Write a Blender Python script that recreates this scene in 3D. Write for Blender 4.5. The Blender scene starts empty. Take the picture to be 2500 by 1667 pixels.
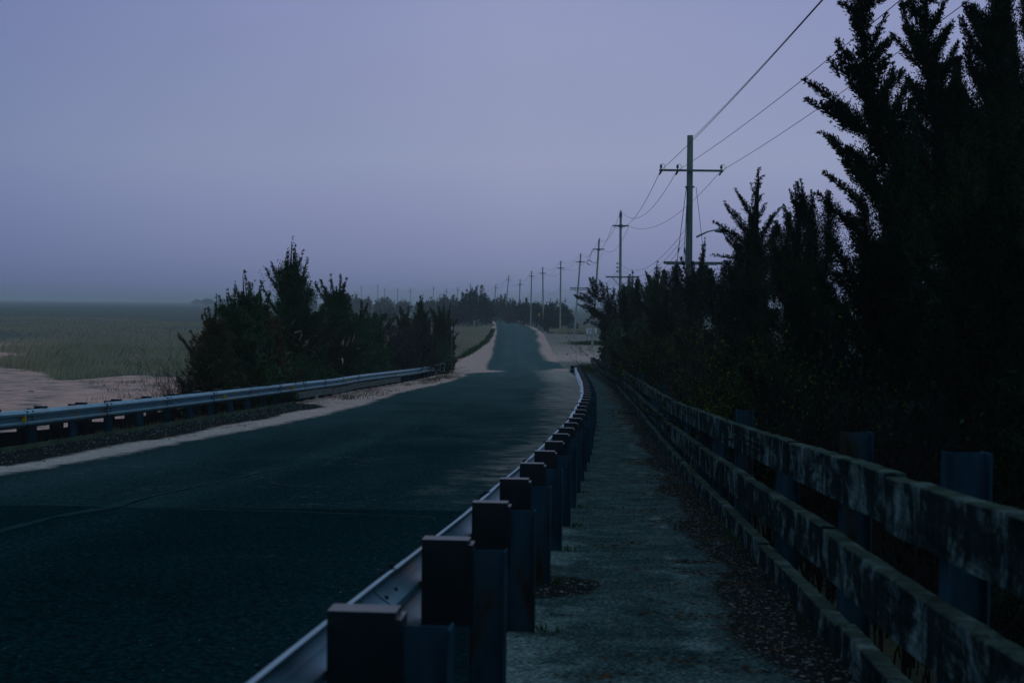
import bpy, math, random
import numpy as np
from mathutils import Matrix, Vector, Euler
SC = bpy.context.scene
COL = SC.collection
# ------------------------------------------------------------------ camera
F, HOR, ROLL, CZ = 3472.0, 744.0, math.atan(.0117), 5.5
PITCH = -math.atan((833.5 - HOR) / F)
cd = bpy.data.cameras.new('camera'); cam = bpy.data.objects.new('camera', cd); COL.objects.link(cam)
cd.sensor_width = 36; cd.lens = F / 2500 * 36; cd.clip_start = .1; cd.clip_end = 12000
cam.matrix_world = Matrix.Translation((0, 0, CZ)) @ (Matrix.Rotation(math.pi/2 + PITCH, 4, 'X') @ Matrix.Rotation(ROLL, 4, 'Z'))
cd.dof.use_dof = True; cd.dof.focus_distance = 70; cd.dof.aperture_fstop = 5.0
SC.camera = cam
# ------------------------------------------------------------------ sky (dusk, overcast: pale band ahead, dark overhead and behind)
W = bpy.data.worlds.new('World'); SC.world = W; W.use_nodes = True
wn, wl = W.node_tree.nodes, W.node_tree.links
wn.clear()
def N(nt, t, **k):
    n = nt.nodes.new(t)
    for a, b in k.items(): setattr(n, a, b)
    return n
wt = W.node_tree
tc = N(wt, 'ShaderNodeTexCoord'); sep = N(wt, 'ShaderNodeSeparateXYZ'); wl.new(tc.outputs['Generated'], sep.inputs[0])
def ramp(nt, fac, stops, interp='LINEAR'):
    r = N(nt, 'ShaderNodeValToRGB'); cr = r.color_ramp; cr.interpolation = interp
    while len(cr.elements) < len(stops): cr.elements.new(.5)
    for e, (p, c) in zip(cr.elements, stops):
        e.position = p; e.color = (*c, 1) if len(c) == 3 else c
    nt.links.new(fac, r.inputs[0]); return r.outputs[0]
front = ramp(wt, sep.outputs['Z'], [(0, (.13,.16,.27)), (.014, (.165,.20,.36)), (.04, (.220,.252,.425)), (.067, (.262,.293,.472)), (.1, (.298,.335,.497)), (.2, (.272,.304,.505)), (.28, (.22,.28,.44)), (.5, (.26,.38,.50)), (1, (.32,.48,.62))])
back = ramp(wt, sep.outputs['Z'], [(0, (.07,.125,.17)), (.25, (.085,.155,.21)), (.6, (.19,.31,.40)), (1, (.32,.48,.62))])
yf = ramp(wt, sep.outputs['Y'], [(0, (0,0,0)), (.35, (.1,.1,.1)), (.9, (1,1,1))], 'EASE')
mx = N(wt, 'ShaderNodeMix', data_type='RGBA'); wl.new(yf, mx.inputs['Factor']); wl.new(back, mx.inputs['A']); wl.new(front, mx.inputs['B'])
# soft brighter patch of cloud ahead, darker towards the west (left) side
xr = ramp(wt, sep.outputs['X'], [(0, (.86,.93,1.0)), (.06, (1,1,1)), (.16, (1.0,1.0,1.0)), (.5, (.9,.9,.95))])
off = N(wt, 'ShaderNodeMath', operation='ADD'); wl.new(sep.outputs['X'], off.inputs[0]); off.inputs[1].default_value = .36
xr = ramp(wt, off.outputs[0], [(0, (.58,.66,.79)), (.18, (.82,.86,.92)), (.36, (1,1,1)), (.75, (.93,.95,.99))])
m2 = N(wt, 'ShaderNodeMix', data_type='RGBA', blend_type='MULTIPLY'); m2.inputs['Factor'].default_value = 1
wl.new(mx.outputs['Result'], m2.inputs['A']); wl.new(xr, m2.inputs['B'])
cn = N(wt, 'ShaderNodeTexNoise'); cn.inputs['Scale'].default_value = 3.2; cn.inputs['Detail'].default_value = 5; cn.inputs['Roughness'].default_value = .5
mp = N(wt, 'ShaderNodeMapping'); mp.inputs['Scale'].default_value = (1, 1, 2.2); wl.new(tc.outputs['Generated'], mp.inputs[0]); wl.new(mp.outputs[0], cn.inputs['Vector'])
cr_ = ramp(wt, cn.outputs['Fac'], [(.3, (.96,.965,.975)), (.7, (1.04,1.035,1.02))])
m3 = N(wt, 'ShaderNodeMix', data_type='RGBA', blend_type='MULTIPLY'); m3.inputs['Factor'].default_value = 1
wl.new(m2.outputs['Result'], m3.inputs['A']); wl.new(cr_, m3.inputs['B'])
SUN_EL, SUN_AZ = math.radians(24), math.radians(-25)      # low weak light ahead, a little to the left
sky = N(wt, 'ShaderNodeTexSky', sky_type='NISHITA'); sky.sun_disc = False; sky.sun_elevation = SUN_EL; sky.sun_rotation = SUN_AZ
skm = N(wt, 'ShaderNodeMix', data_type='RGBA'); skm.inputs['Factor'].default_value = .0006
wl.new(m3.outputs['Result'], skm.inputs['A']); wl.new(sky.outputs[0], skm.inputs['B'])
bg = N(wt, 'ShaderNodeBackground'); bg.inputs['Strength'].default_value = 1.0
wl.new(skm.outputs['Result'], bg.inputs['Color'])
wo = N(wt, 'ShaderNodeOutputWorld'); wl.new(bg.outputs[0], wo.inputs['Surface'])
# ------------------------------------------------------------------ sun (weak, very soft)
sd = bpy.data.lights.new('sun', 'SUN'); sd.energy = .12; sd.angle = math.radians(30); sd.color = (.9,.85,1)
sun = bpy.data.objects.new('sun', sd); COL.objects.link(sun)
sun.rotation_euler = Vector((math.sin(SUN_AZ)*math.cos(SUN_EL), math.cos(SUN_AZ)*math.cos(SUN_EL), math.sin(SUN_EL))).to_track_quat('Z', 'Y').to_euler()
vs = SC.view_settings
vs.view_transform = 'Standard'; vs.look = 'None'; vs.gamma = 1; vs.exposure = 0
try: vs.use_curve_mapping = False
except Exception: pass
SC.cycles.volume_bounces = 0; SC.cycles.max_bounces = 5; SC.cycles.diffuse_bounces = 2

# ------------------------------------------------------------------ projection helpers (photo pixel + distance -> place in the world)
def ray(px, py):
    x = (px - 1250) / F; z = -(py - 833.5) / F
    c, s = math.cos(ROLL), math.sin(ROLL)
    x, z = x*c - z*s, z*c + x*s
    cp, sp = math.cos(PITCH), math.sin(PITCH)
    return x / (cp - z*sp), (sp + z*cp) / (cp - z*sp)
def U(px, py, Y):
    a, b = ray(px, py); return np.array([a*Y, Y, CZ + b*Y])
_gy = [-40, -10, 4.04, 5.94, 7.85, 9.75, 11.66, 13.56, 17.37, 21.18, 24.99, 30.71, 36.4, 42.14, 47.85, 53.57, 59.28, 65, 75, 88, 98, 112, 140, 6000]
_gg = [-.9, .8, 1.597, 1.709, 1.82, 1.919, 2.028, 2.12, 2.298, 2.477, 2.638, 2.82, 2.998, 3.18, 3.357, 3.548, 3.69, 3.858, 4.13, 4.48, 4.70, 4.86, 4.92, 4.92]
_dy = np.arange(-40, 400, .25); _dg = np.interp(_dy, _gy, _gg)
_k = np.hanning(17); _k /= _k.sum(); _dg = np.convolve(np.pad(_dg, 8, 'edge'), _k, 'valid')
def G(Y): return np.interp(Y, _dy, _dg)
def R(Y): return CZ - G(Y)                 # road level
def UG(px, py):
    a, b = ray(px, py); lo, hi = .5, 3000.
    for _ in range(50):
        m = (lo + hi) / 2
        if G(m) / m > -b: lo = m
        else: hi = m
    return np.array([a*lo, lo, R(lo)])
def poly(pts):
    ys = [p[1] for p in pts]; xs = [p[0] for p in pts]
    return lambda Y: np.interp(Y, ys, xs)
# left guardrail face, right guardrail face, footway fence: x as a function of distance
_LRp = [(-9.9,-20), (-8.95,15), (-8.62,23.7), (-8.15,29.4), (-7.85,33.2), (-7.6,37), (-7.3,42), (-7.05,46.4), (-6.65,54.7), (-6.2,63.3), (-5.65,70), (-5.2,76), (-4.65,88.5), (-4.2,100)]
_RRp = [(-2.1,-17), (-.509,4.04),(-.362,5.94),(-.206,7.85),(-.069,9.75),(.079,11.66),(.228,13.56),(.372,15.47),(.509,17.37),(.651,19.28),(.79,21.18),(.943,23.09),(1.086,24.99),(1.214,26.9),(1.334,28.8),(1.468,30.71),(1.6,32.6),(1.722,34.5),(1.83,36.4),(1.943,38.3),(2.13,42.1),(2.316,46),(2.49,49.8),(2.667,53.6),(2.87,59.3),(3.1,65),(3.5,76),(3.98,88)]
_FEp = [(.35,-12), (1.52,4.4),(1.62,6),(1.78,8),(2.07,12.6),(2.65,22.5),(3.15,31.6),(3.93,45.6),(4.95,66),(5.35,82),(5.98,104)]
LR, RR, FE = poly(_LRp), poly(_RRp), poly(_FEp)
RDL = poly([(-7.6,-20),(-7.1,12),(-6.8,18.8),(-6.5,23),(-5.55,34.7),(-4.85,48.7),(-3.85,71.5),(-2.5,93),(-2.1,105),(-1.9,127),(-2.4,200),(-2.8,260),(-3.6,320),(-5,420),(-8,500),(-13,560),(-24,640),(-60,760)])
RDR = poly([(-2.3,-17),(-.7,4),(.6,21),(1.9,40),(2.6,60),(2.9,90),(2.9,127),(3.7,200),(4.6,260),(3.9,320),(2.1,420),(-.9,500),(-5.4,560),(-16,640),(-50,760)])

# ------------------------------------------------------------------ mesh helpers
def link_mesh(name, V, Fc, mat, parent=None, smooth=False, attr=None, mats=None):
    me = bpy.data.meshes.new(name)
    V = np.asarray(V, dtype=np.float32)
    if isinstance(Fc, np.ndarray):
        nf, k = Fc.shape
        me.vertices.add(len(V)); me.vertices.foreach_set('co', V.ravel())
        me.loops.add(nf*k); me.loops.foreach_set('vertex_index', Fc.astype(np.int32).ravel())
        me.polygons.add(nf); me.polygons.foreach_set('loop_start', np.arange(0, nf*k, k, dtype=np.int32))
        me.polygons.foreach_set('loop_total', np.full(nf, k, dtype=np.int32))
        me.update(calc_edges=True)
    else:
        me.from_pydata(V.tolist(), [], Fc); me.update()
    me.materials.append(mat)
    if smooth: me.polygons.foreach_set('use_smooth', np.ones(len(me.polygons), dtype=bool))
    if attr:
        for an, data in attr.items():
            a = me.color_attributes.new(an, 'FLOAT_COLOR', 'POINT')
            d = np.ones((len(V), 4), dtype=np.float32); d[:, :data.shape[1]] = data
            a.data.foreach_set('color', d.ravel())
    o = bpy.data.objects.new(name, me); COL.objects.link(o)
    if parent is not None:
        o.parent = parent
        o.matrix_parent_inverse = Matrix.Translation(-Vector(parent.location))
    return o
class MB:
    def __init__(s): s.v = []; s.f = []
    def add(s, V, Fc):
        b = len(s.v); s.v += [tuple(map(float, q)) for q in V]; s.f += [tuple(b + int(i) for i in f) for f in Fc]; return s
    def box(s, c, size, rz=0, M=None, bev=0):
        x, y, z = [q/2 for q in size]
        V = [(-x,-y,-z),(x,-y,-z),(x,y,-z),(-x,y,-z),(-x,-y,z),(x,-y,z),(x,y,z),(-x,y,z)]
        Fs = [(0,3,2,1),(4,5,6,7),(0,1,5,4),(1,2,6,5),(2,3,7,6),(3,0,4,7)]
        if bev:
            bm_ = []
            for sx in (-1, 1):
                pass
        m = M if M is not None else Matrix.Rotation(rz, 4, 'Z')
        return s.add([tuple(m @ Vector(q) + Vector(c)) for q in V], Fs)
    def beam(s, a, b, w, h, up=(0,0,1)):
        a, b = Vector(a), Vector(b); d = b - a; L = d.length; d.normalize()
        sd_ = d.cross(Vector(up)); sd_.normalize(); u = sd_.cross(d)
        V = []
        for p in (a, b):
            for q, r in ((-1,-1),(1,-1),(1,1),(-1,1)): V.append(p + sd_*q*w/2 + u*r*h/2)
        return s.add(V, [(0,1,2,3),(7,6,5,4),(0,4,5,1),(1,5,6,2),(2,6,7,3),(3,7,4,0)])
    def tube(s, pts, rad, n=6, cap=True):
        pts = [Vector(p) for p in pts]
        if not hasattr(rad, '__len__'): rad = [rad]*len(pts)
        V = []; ref = Vector((.13,.31,.94))
        for i, p in enumerate(pts):
            d = (pts[min(i+1, len(pts)-1)] - pts[max(i-1, 0)])
            if d.length < 1e-9: d = Vector((0,0,1))
            d.normalize()
            if abs(d.dot(ref)) > .97: ref = Vector((.9,.2,.1))
            a = d.cross(ref).normalized(); b = d.cross(a)
            for k in range(n):
                t = 2*math.pi*k/n; V.append(p + (a*math.cos(t) + b*math.sin(t))*rad[i])
        Fs = [(i*n+k, i*n+(k+1) % n, (i+1)*n+(k+1) % n, (i+1)*n+k) for i in range(len(pts)-1) for k in range(n)]
        if cap: Fs += [tuple(range(n))[::-1], tuple((len(pts)-1)*n + k for k in range(n))]
        return s.add(V, Fs)
    def build(s, name, mat, parent=None, smooth=False): return link_mesh(name, s.v, s.f, mat, parent, smooth)
def tag(o, label=None, cat=None, group=None, kind=None):
    for k, v in (('label', label), ('category', cat), ('group', group), ('kind', kind)):
        if v: o[k] = v
    return o
def thing(name, label, cat, loc, group=None):
    o = bpy.data.objects.new(name, None); COL.objects.link(o); o.location = tuple(map(float, loc)); o.empty_display_size = .2
    return tag(o, label, cat, group)
def struct(name, V, Fc, mat, **k): return tag(link_mesh(name, V, Fc, mat, **k), kind='structure')

# ------------------------------------------------------------------ materials
def newmat(name):
    m = bpy.data.materials.new(name); m.use_nodes = True; nt = m.node_tree; nt.nodes.clear()
    o = N(nt, 'ShaderNodeOutputMaterial'); b = N(nt, 'ShaderNodeBsdfPrincipled'); nt.links.new(b.outputs[0], o.inputs['Surface'])
    return m, nt, b
def noise(nt, scale, detail=4, rough=.55, vec=None, dist=0):
    n = N(nt, 'ShaderNodeTexNoise'); n.inputs['Scale'].default_value = scale; n.inputs['Detail'].default_value = detail
    n.inputs['Roughness'].default_value = rough; n.inputs['Distortion'].default_value = dist
    if vec is not None: nt.links.new(vec, n.inputs['Vector'])
    return n.outputs['Fac']
def objco(nt, scale=None):
    t = N(nt, 'ShaderNodeNewGeometry').outputs['Position']
    if scale:
        m = N(nt, 'ShaderNodeMapping'); m.inputs['Scale'].default_value = scale; nt.links.new(t, m.inputs[0]); t = m.outputs[0]
    return t
def mixc(nt, fac, a, b, mode='MIX'):
    m = N(nt, 'ShaderNodeMix', data_type='RGBA', blend_type=mode)
    for s, v in (('Factor', fac), ('A', a), ('B', b)):
        if isinstance(v, (int, float)): m.inputs[s].default_value = v
        elif isinstance(v, tuple): m.inputs[s].default_value = (*v, 1)
        else: nt.links.new(v, m.inputs[s])
    return m.outputs['Result']
def math_(nt, op, a, b=0., c=None, clamp=False):
    m = N(nt, 'ShaderNodeMath', operation=op); m.use_clamp = clamp
    for i, v in enumerate((a, b) + ((c,) if c is not None else ())):
        if isinstance(v, (int, float)): m.inputs[i].default_value = v
        else: nt.links.new(v, m.inputs[i])
    return m.outputs[0]
def bump(nt, b, h, strength=.4, dist=.02):
    bn = N(nt, 'ShaderNodeBump'); bn.inputs['Strength'].default_value = strength; bn.inputs['Distance'].default_value = dist
    nt.links.new(h, bn.inputs['Height']); nt.links.new(bn.outputs[0], b.inputs['Normal'])
def simple(name, c1, c2=None, scale=8, rough=.7, metal=0, stretch=None, bmp=0, lo=.35, hi=.65, c3=None, s3=2.5):
    m, nt, b = newmat(name); co = objco(nt, stretch)
    if c2 is None: c2 = tuple(q*.7 for q in c1)
    n = noise(nt, scale, 6, .6, co)
    col = ramp(nt, n, [(lo, c2), (hi, c1)])
    if c3 is not None:
        f = ramp(nt, noise(nt, s3, 5, .65, co), [(.56, (0,0,0)), (.68, (1,1,1))]); col = mixc(nt, f, col, c3)
    nt.links.new(col, b.inputs['Base Color'])
    b.inputs['Roughness'].default_value = rough; b.inputs['Metallic'].default_value = metal; b.inputs['Specular IOR Level'].default_value = .5 if rough < .65 else .0
    if bmp: bump(nt, b, n, bmp)
    return m
def foliage(name, stops, scale=.7, rough=.75, trans=0.0):
    m, nt, b = newmat(name); co = objco(nt)
    n = noise(nt, scale, 3, .6, co)
    g = N(nt, 'ShaderNodeNewGeometry'); s = math_(nt, 'MULTIPLY_ADD', g.outputs['Random Per Island'], .34, -.17)
    f = math_(nt, 'ADD', n, s, clamp=True)
    nt.links.new(ramp(nt, f, stops), b.inputs['Base Color']); b.inputs['Roughness'].default_value = rough
    b.inputs['Specular IOR Level'].default_value = .15
    if trans:
        tr = N(nt, 'ShaderNodeBsdfTranslucent'); nt.links.new(b.inputs['Base Color'].links[0].from_socket, tr.inputs['Color'])
        ms = N(nt, 'ShaderNodeMixShader'); ms.inputs[0].default_value = trans; o = [n for n in nt.nodes if n.type == 'OUTPUT_MATERIAL'][0]
        nt.links.new(b.outputs[0], ms.inputs[1]); nt.links.new(tr.outputs[0], ms.inputs[2]); nt.links.new(ms.outputs[0], o.inputs['Surface'])
    return m
M = {}
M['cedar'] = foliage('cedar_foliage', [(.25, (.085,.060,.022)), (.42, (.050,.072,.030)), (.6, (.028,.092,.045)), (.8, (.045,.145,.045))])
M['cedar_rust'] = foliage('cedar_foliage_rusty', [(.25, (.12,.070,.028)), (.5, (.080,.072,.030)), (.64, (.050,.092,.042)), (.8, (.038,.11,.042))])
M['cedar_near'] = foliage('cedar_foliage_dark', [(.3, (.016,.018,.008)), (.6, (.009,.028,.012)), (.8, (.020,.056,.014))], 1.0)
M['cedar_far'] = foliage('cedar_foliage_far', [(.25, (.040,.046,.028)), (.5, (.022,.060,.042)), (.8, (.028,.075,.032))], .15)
M['leaf'] = foliage('young_leaves', [(.34, (.008,.022,.006)), (.52, (.028,.052,.008)), (.66, (.085,.12,.012)), (.8, (.14,.18,.018))], 1.2, .8, .4)
M['reed'] = foliage('reed_blades', [(.25, (.29,.28,.18)), (.5, (.40,.35,.24)), (.75, (.50,.41,.30))], .12, .9, .4)
M['reed_green'] = foliage('green_reed_blades', [(.3, (.21,.26,.12)), (.7, (.30,.30,.17))], .2, .9, .4)
M['straw'] = foliage('dry_grass', [(.3, (.10,.085,.045)), (.55, (.15,.12,.07)), (.8, (.07,.10,.035))], .3, .9, .4)
M['grass'] = foliage('green_grass', [(.3, (.018,.04,.010)), (.55, (.022,.065,.014)), (.8, (.035,.095,.020))], .5, .9, .35)
M['bark'] = simple('bark', (.018,.014,.011), (.010,.008,.006), 9, .9, bmp=.5)
M['twig'] = simple('grey_twigs', (.075,.08,.08), (.03,.03,.03), 3, .9)
M['twig_dark'] = simple('dark_twigs', (.022,.02,.02), (.012,.010,.010), 3, .9)
M['deadwood'] = simple('bleached_broken_wood', (.42,.33,.25), (.2,.15,.11), 5, .9)
M['galv'] = simple('galvanised_steel', (.15,.32,.41), (.09,.20,.27), 3.5, .42, .75, lo=.3, hi=.7, c3=(.24,.20,.17), s3=.8)
M['galv_top'] = M['galv']
M['galvpost'] = simple('galvanised_post', (.030,.082,.125), (.010,.028,.042), 6, .75, .0, (1,1,.3), c3=(.034,.026,.016), s3=3)
M['block'] = simple('dark_composite_block', (.006,.012,.017), (.003,.007,.010), 14, .38)
M['rust'] = simple('rust', (.22,.08,.03), (.10,.04,.02), 20, .9)
M['amber'] = simple('amber_reflector', (.95,.50,.01), (.8,.38,.01), 20, .4)
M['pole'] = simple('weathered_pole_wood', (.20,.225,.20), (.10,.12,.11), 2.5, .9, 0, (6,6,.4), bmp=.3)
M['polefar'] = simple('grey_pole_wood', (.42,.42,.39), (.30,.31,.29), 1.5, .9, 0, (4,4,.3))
M['arm'] = simple('grey_crossarm', (.20,.22,.22), (.14,.15,.16), 4, .8)
M['insul'] = simple('grey_insulator', (.10,.13,.15), (.06,.08,.1), 6, .35)
M['wire'] = simple('dark_cable', (.03,.035,.04), (.02,.025,.03), 1, .5)
M['steelgrey'] = simple('dull_grey_steel', (.22,.27,.30), (.14,.18,.2), 6, .45, .6)
M['darkhole'] = simple('dark_steel', (.03,.035,.04), (.015,.018,.02), 6, .7)
M['creosote'] = simple('creosoted_timber', (.02,.018,.016), (.008,.008,.008), 5, .85)
M['kerbwood'] = simple('pale_grey_timber', (.17,.185,.175), (.08,.09,.088), 3, .85, 0, (1,1,6), bmp=.3)
M['kerbedge'] = simple('mossy_kerb_edge', (.11,.14,.10), (.05,.07,.05), 2, .9)
M['white'] = simple('white_paint', (.78,.77,.80), (.68,.68,.72), 3, .5)
M['red'] = simple('red_paint', (.45,.06,.08), (.38,.05,.06), 3, .5)
M['black'] = simple('black_paint', (.02,.02,.022), (.015,.015,.018), 3, .5)
M['brown'] = simple('dark_sign_board', (.05,.075,.085), (.035,.05,.06), 3, .7)
M['brownlite'] = simple('teal_grey_board', (.09,.13,.135), (.07,.10,.10), 3, .7)
M['letter'] = simple('faded_lettering', (.33,.36,.38), (.22,.26,.28), 6, .7)
M['yellow'] = simple('yellow_sign_paint', (.80,.42,.015), (.7,.33,.02), 4, .5)
M['shell'] = foliage('pale_shell_chips', [(.3, (.05,.075,.075)), (.5, (.12,.16,.16)), (.8, (.30,.34,.33))], 20, .8)
M['litter'] = foliage('rusty_needle_litter', [(.3, (.05,.028,.012)), (.6, (.11,.055,.02)), (.8, (.035,.022,.010))], 5, .9)
M['drift'] = simple('grey_driftwood', (.16,.18,.17), (.10,.11,.11), 8, .9)

def fence_wood():
    m, nt, b = newmat('lichen_weathered_board')
    g = N(nt, 'ShaderNodeNewGeometry')
    mpn = N(nt, 'ShaderNodeMapping'); mpn.inputs['Scale'].default_value = (1.2, .5, 6); nt.links.new(g.outputs['Position'], mpn.inputs[0])
    grain = noise(nt, 5, 8, .65, mpn.outputs[0], 1.2)
    patch = noise(nt, 3.2, 9, .72, objco(nt, (1, .9, 1.1)), .5)
    base = ramp(nt, grain, [(.3, (.005,.013,.014)), (.7, (.020,.036,.036))])
    pale = ramp(nt, grain, [(.3, (.035,.070,.072)), (.7, (.19,.26,.26))])
    f = ramp(nt, patch, [(.50, (0,0,0)), (.62, (1,1,1))])
    c = mixc(nt, f, base, pale)
    c = mixc(nt, .8, c, ramp(nt, noise(nt, 4, 7, .7, objco(nt, (2, 2.4, .6)), .3), [(.4, (.6,.6,.6)), (.62, (1.5,1.5,1.5))]), 'MULTIPLY')
    nz = N(nt, 'ShaderNodeSeparateXYZ'); nt.links.new(g.outputs['Normal'], nz.inputs[0])
    topf = math_(nt, 'MULTIPLY', math_(nt, 'GREATER_THAN', nz.outputs['Z'], .6), .6)   # lichen crust grows on the upper edges
    c = mixc(nt, topf, c, ramp(nt, noise(nt, 9, 6, .7, objco(nt)), [(.35, (.02,.03,.02)), (.7, (.085,.115,.095))]))
    nt.links.new(c, b.inputs['Base Color']); b.inputs['Roughness'].default_value = .9; b.inputs['Specular IOR Level'].default_value = 0
    bump(nt, b, math_(nt, 'ADD', grain, patch), .6, .01)
    return m
M['board'] = fence_wood()

def speckle(nt, co, scale, thr, keep=.5):
    v = N(nt, 'ShaderNodeTexVoronoi'); v.inputs['Scale'].default_value = scale; nt.links.new(co, v.inputs['Vector'])
    sc = N(nt, 'ShaderNodeSeparateColor'); nt.links.new(v.outputs['Color'], sc.inputs[0])
    on = math_(nt, 'GREATER_THAN', sc.outputs[0], keep)
    sz = math_(nt, 'LESS_THAN', v.outputs['Distance'], math_(nt, 'MULTIPLY', sc.outputs[1], thr))
    return math_(nt, 'MULTIPLY', on, sz), sc.outputs[2]

def road_mat(name, new=False, lot=False):
    """asphalt with blown sand: vertex attribute 'mask' r = sand cover, g = dark gravel bed with shell chips"""
    m, nt, b = newmat(name); co = objco(nt)
    at = N(nt, 'ShaderNodeVertexColor'); at.layer_name = 'mask'; s = N(nt, 'ShaderNodeSeparateColor'); nt.links.new(at.outputs[0], s.inputs[0])
    big = noise(nt, .35, 5, .6, co); fine = noise(nt, 60, 3, .7, co); mid = noise(nt, 1.7, 7, .68, co)
    streak = noise(nt, .55, 5, .6, objco(nt, (1, .12, 1)))
    if new: asp = ramp(nt, big, [(.3, (.001,.011,.013)), (.7, (.003,.017,.020))])
    elif lot: asp = ramp(nt, noise(nt, .7, 6, .65, objco(nt, (.3, 1, 1))), [(.36, (.085,.090,.086)), (.62, (.19,.185,.165))])
    else: asp = ramp(nt, streak, [(.32, (.050,.090,.096)), (.68, (.082,.130,.134))])
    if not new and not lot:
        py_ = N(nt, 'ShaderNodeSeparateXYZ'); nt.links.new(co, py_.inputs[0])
        painted_sheen = math_(nt, 'ADD', math_(nt, 'MULTIPLY', py_.outputs['Y'], 1/130.), math_(nt, 'MULTIPLY', math_(nt, 'SUBTRACT', big, .5), .5), clamp=True)  # grazing sky sheen painted into the asphalt colour, paler with distance
        asp = mixc(nt, ramp(nt, painted_sheen, [(.2, (0,0,0)), (.85, (1,1,1))]), ramp(nt, streak, [(.32, (.004,.016,.019)), (.68, (.011,.030,.034))]), asp)
    if not lot: asp = mixc(nt, math_(nt, 'MULTIPLY', at.outputs[1], math_(nt, 'MULTIPLY_ADD', streak, 1.2, .1)), asp, (.028,.064,.070) if not new else (.014,.038,.044))
    grit = noise(nt, 26, 4, .8, co)
    asp = mixc(nt, .9, asp, ramp(nt, grit, [(.36, (.25,.25,.25)), (.50, (.9,.9,.9)), (.66, (2.6,2.5,2.4))]), 'MULTIPLY')
    sp, rnd = speckle(nt, co, 55, .55, .72 if not new else .985)
    asp = mixc(nt, math_(nt, 'MULTIPLY', sp, .3 if not new else .8), asp, ramp(nt, rnd, [(0, (.02,.055,.06)), (1, (.11,.14,.135))]))
    # hairline cracks
    vo = N(nt, 'ShaderNodeTexVoronoi', feature='DISTANCE_TO_EDGE'); vo.inputs['Scale'].default_value = .16
    wv = N(nt, 'ShaderNodeVectorMath', operation='ADD'); nn = N(nt, 'ShaderNodeTexNoise'); nn.inputs['Scale'].default_value = .8; nn.inputs['Detail'].default_value = 5
    nt.links.new(co, nn.inputs['Vector']); nt.links.new(co, wv.inputs[0]); sv = N(nt, 'ShaderNodeVectorMath', operation='SCALE'); sv.inputs['Scale'].default_value = 3.0
    nt.links.new(nn.outputs['Color'], sv.inputs[0]); nt.links.new(sv.outputs[0], wv.inputs[1]); nt.links.new(wv.outputs[0], vo.inputs['Vector'])
    crk = math_(nt, 'LESS_THAN', vo.outputs['Distance'], .0028)
    asp = mixc(nt, math_(nt, 'MULTIPLY', crk, .05 if new else .22), asp, (.12,.15,.16))
    sand = ramp(nt, noise(nt, 1.4, 7, .7, co), [(.3, (.48,.32,.28)), (.7, (.80,.50,.43))])
    sand = mixc(nt, .8, sand, ramp(nt, fine, [(.35, (.5,.5,.5)), (.65, (1.35,1.35,1.35))]), 'MULTIPLY')
    deb = ramp(nt, noise(nt, 5, 7, .78, objco(nt, (1, .7, 1))), [(.50, (0,0,0)), (.62, (1,1,1))])
    sand = mixc(nt, math_(nt, 'MULTIPLY', deb, .7), sand, (.06,.065,.045))
    dn = math_(nt, 'ADD', math_(nt, 'MULTIPLY', mid, .75), math_(nt, 'MULTIPLY', fine, .25))
    gp = N(nt, 'ShaderNodeSeparateXYZ'); nt.links.new(co, gp.inputs[0])
    gf_ = math_(nt, 'MAXIMUM', math_(nt, 'MULTIPLY', s.outputs[2], .7), math_(nt, 'MULTIPLY_ADD', gp.outputs['Y'], -1/55., 1.15, clamp=True), clamp=True)
    sand = mixc(nt, math_(nt, 'MULTIPLY', gf_, .8), sand, mixc(nt, .85, (.30,.315,.30), ramp(nt, noise(nt, 22, 5, .8, co), [(.36, (.2,.2,.2)), (.64, (1.9,1.9,1.9))]), 'MULTIPLY'))   # shelly grit rather than clean sand
    kk = math_(nt, 'MULTIPLY_ADD', s.outputs[2], -2.4, 3.8)          # b channel: thin drifting dust instead of a crisp sand edge
    amp = math_(nt, 'MULTIPLY_ADD', s.outputs[2], .7, 1.0)
    f = math_(nt, 'MULTIPLY', math_(nt, 'SUBTRACT', math_(nt, 'ADD', s.outputs[0], math_(nt, 'MULTIPLY', math_(nt, 'SUBTRACT', dn, .5), amp)), .5), kk)
    f = math_(nt, 'ADD', f, .5, clamp=True)
    f = math_(nt, 'MULTIPLY', f, ramp(nt, s.outputs[0], [(.04, (0,0,0)), (.25, (1,1,1))]))
    col = mixc(nt, math_(nt, 'MULTIPLY', f, .93), asp, sand)
    grv = ramp(nt, fine, [(.3, (.008,.012,.012)), (.7, (.024,.028,.026))])
    s1, r1 = speckle(nt, co, 34, .5, .62); s2, r2 = speckle(nt, co, 13, .42, .75)
    patchy = ramp(nt, noise(nt, 1.6, 4, .6, co), [(.38, (.12,.12,.12)), (.62, (1,1,1))])
    grv = mixc(nt, math_(nt, 'MULTIPLY', math_(nt, 'MULTIPLY', math_(nt, 'MAXIMUM', s1, s2), patchy), .35), grv, ramp(nt, r1, [(0, (.07,.09,.09)), (1, (.26,.25,.24))]))
    gf = math_(nt, 'MULTIPLY', math_(nt, 'SUBTRACT', math_(nt, 'ADD', s.outputs[1], math_(nt, 'MULTIPLY', math_(nt, 'SUBTRACT', dn, .5), .9)), .5), 6.0)
    gf = math_(nt, 'ADD', gf, .5, clamp=True)
    gf = math_(nt, 'MULTIPLY', gf, ramp(nt, s.outputs[1], [(.05, (0,0,0)), (.2, (1,1,1))]))
    col = mixc(nt, gf, col, grv)
    nt.links.new(col, b.inputs['Base Color'])
    b.inputs['Roughness'].default_value = .85 if new else .72; b.inputs['Specular IOR Level'].default_value = .0
    bump(nt, b, fine, .5, .006)
    return m
M['lot'] = road_mat('gravelly_parking_surface', lot=True); M['road'] = road_mat('worn_asphalt'); M['road_new'] = road_mat('newer_dark_asphalt', True)

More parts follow.
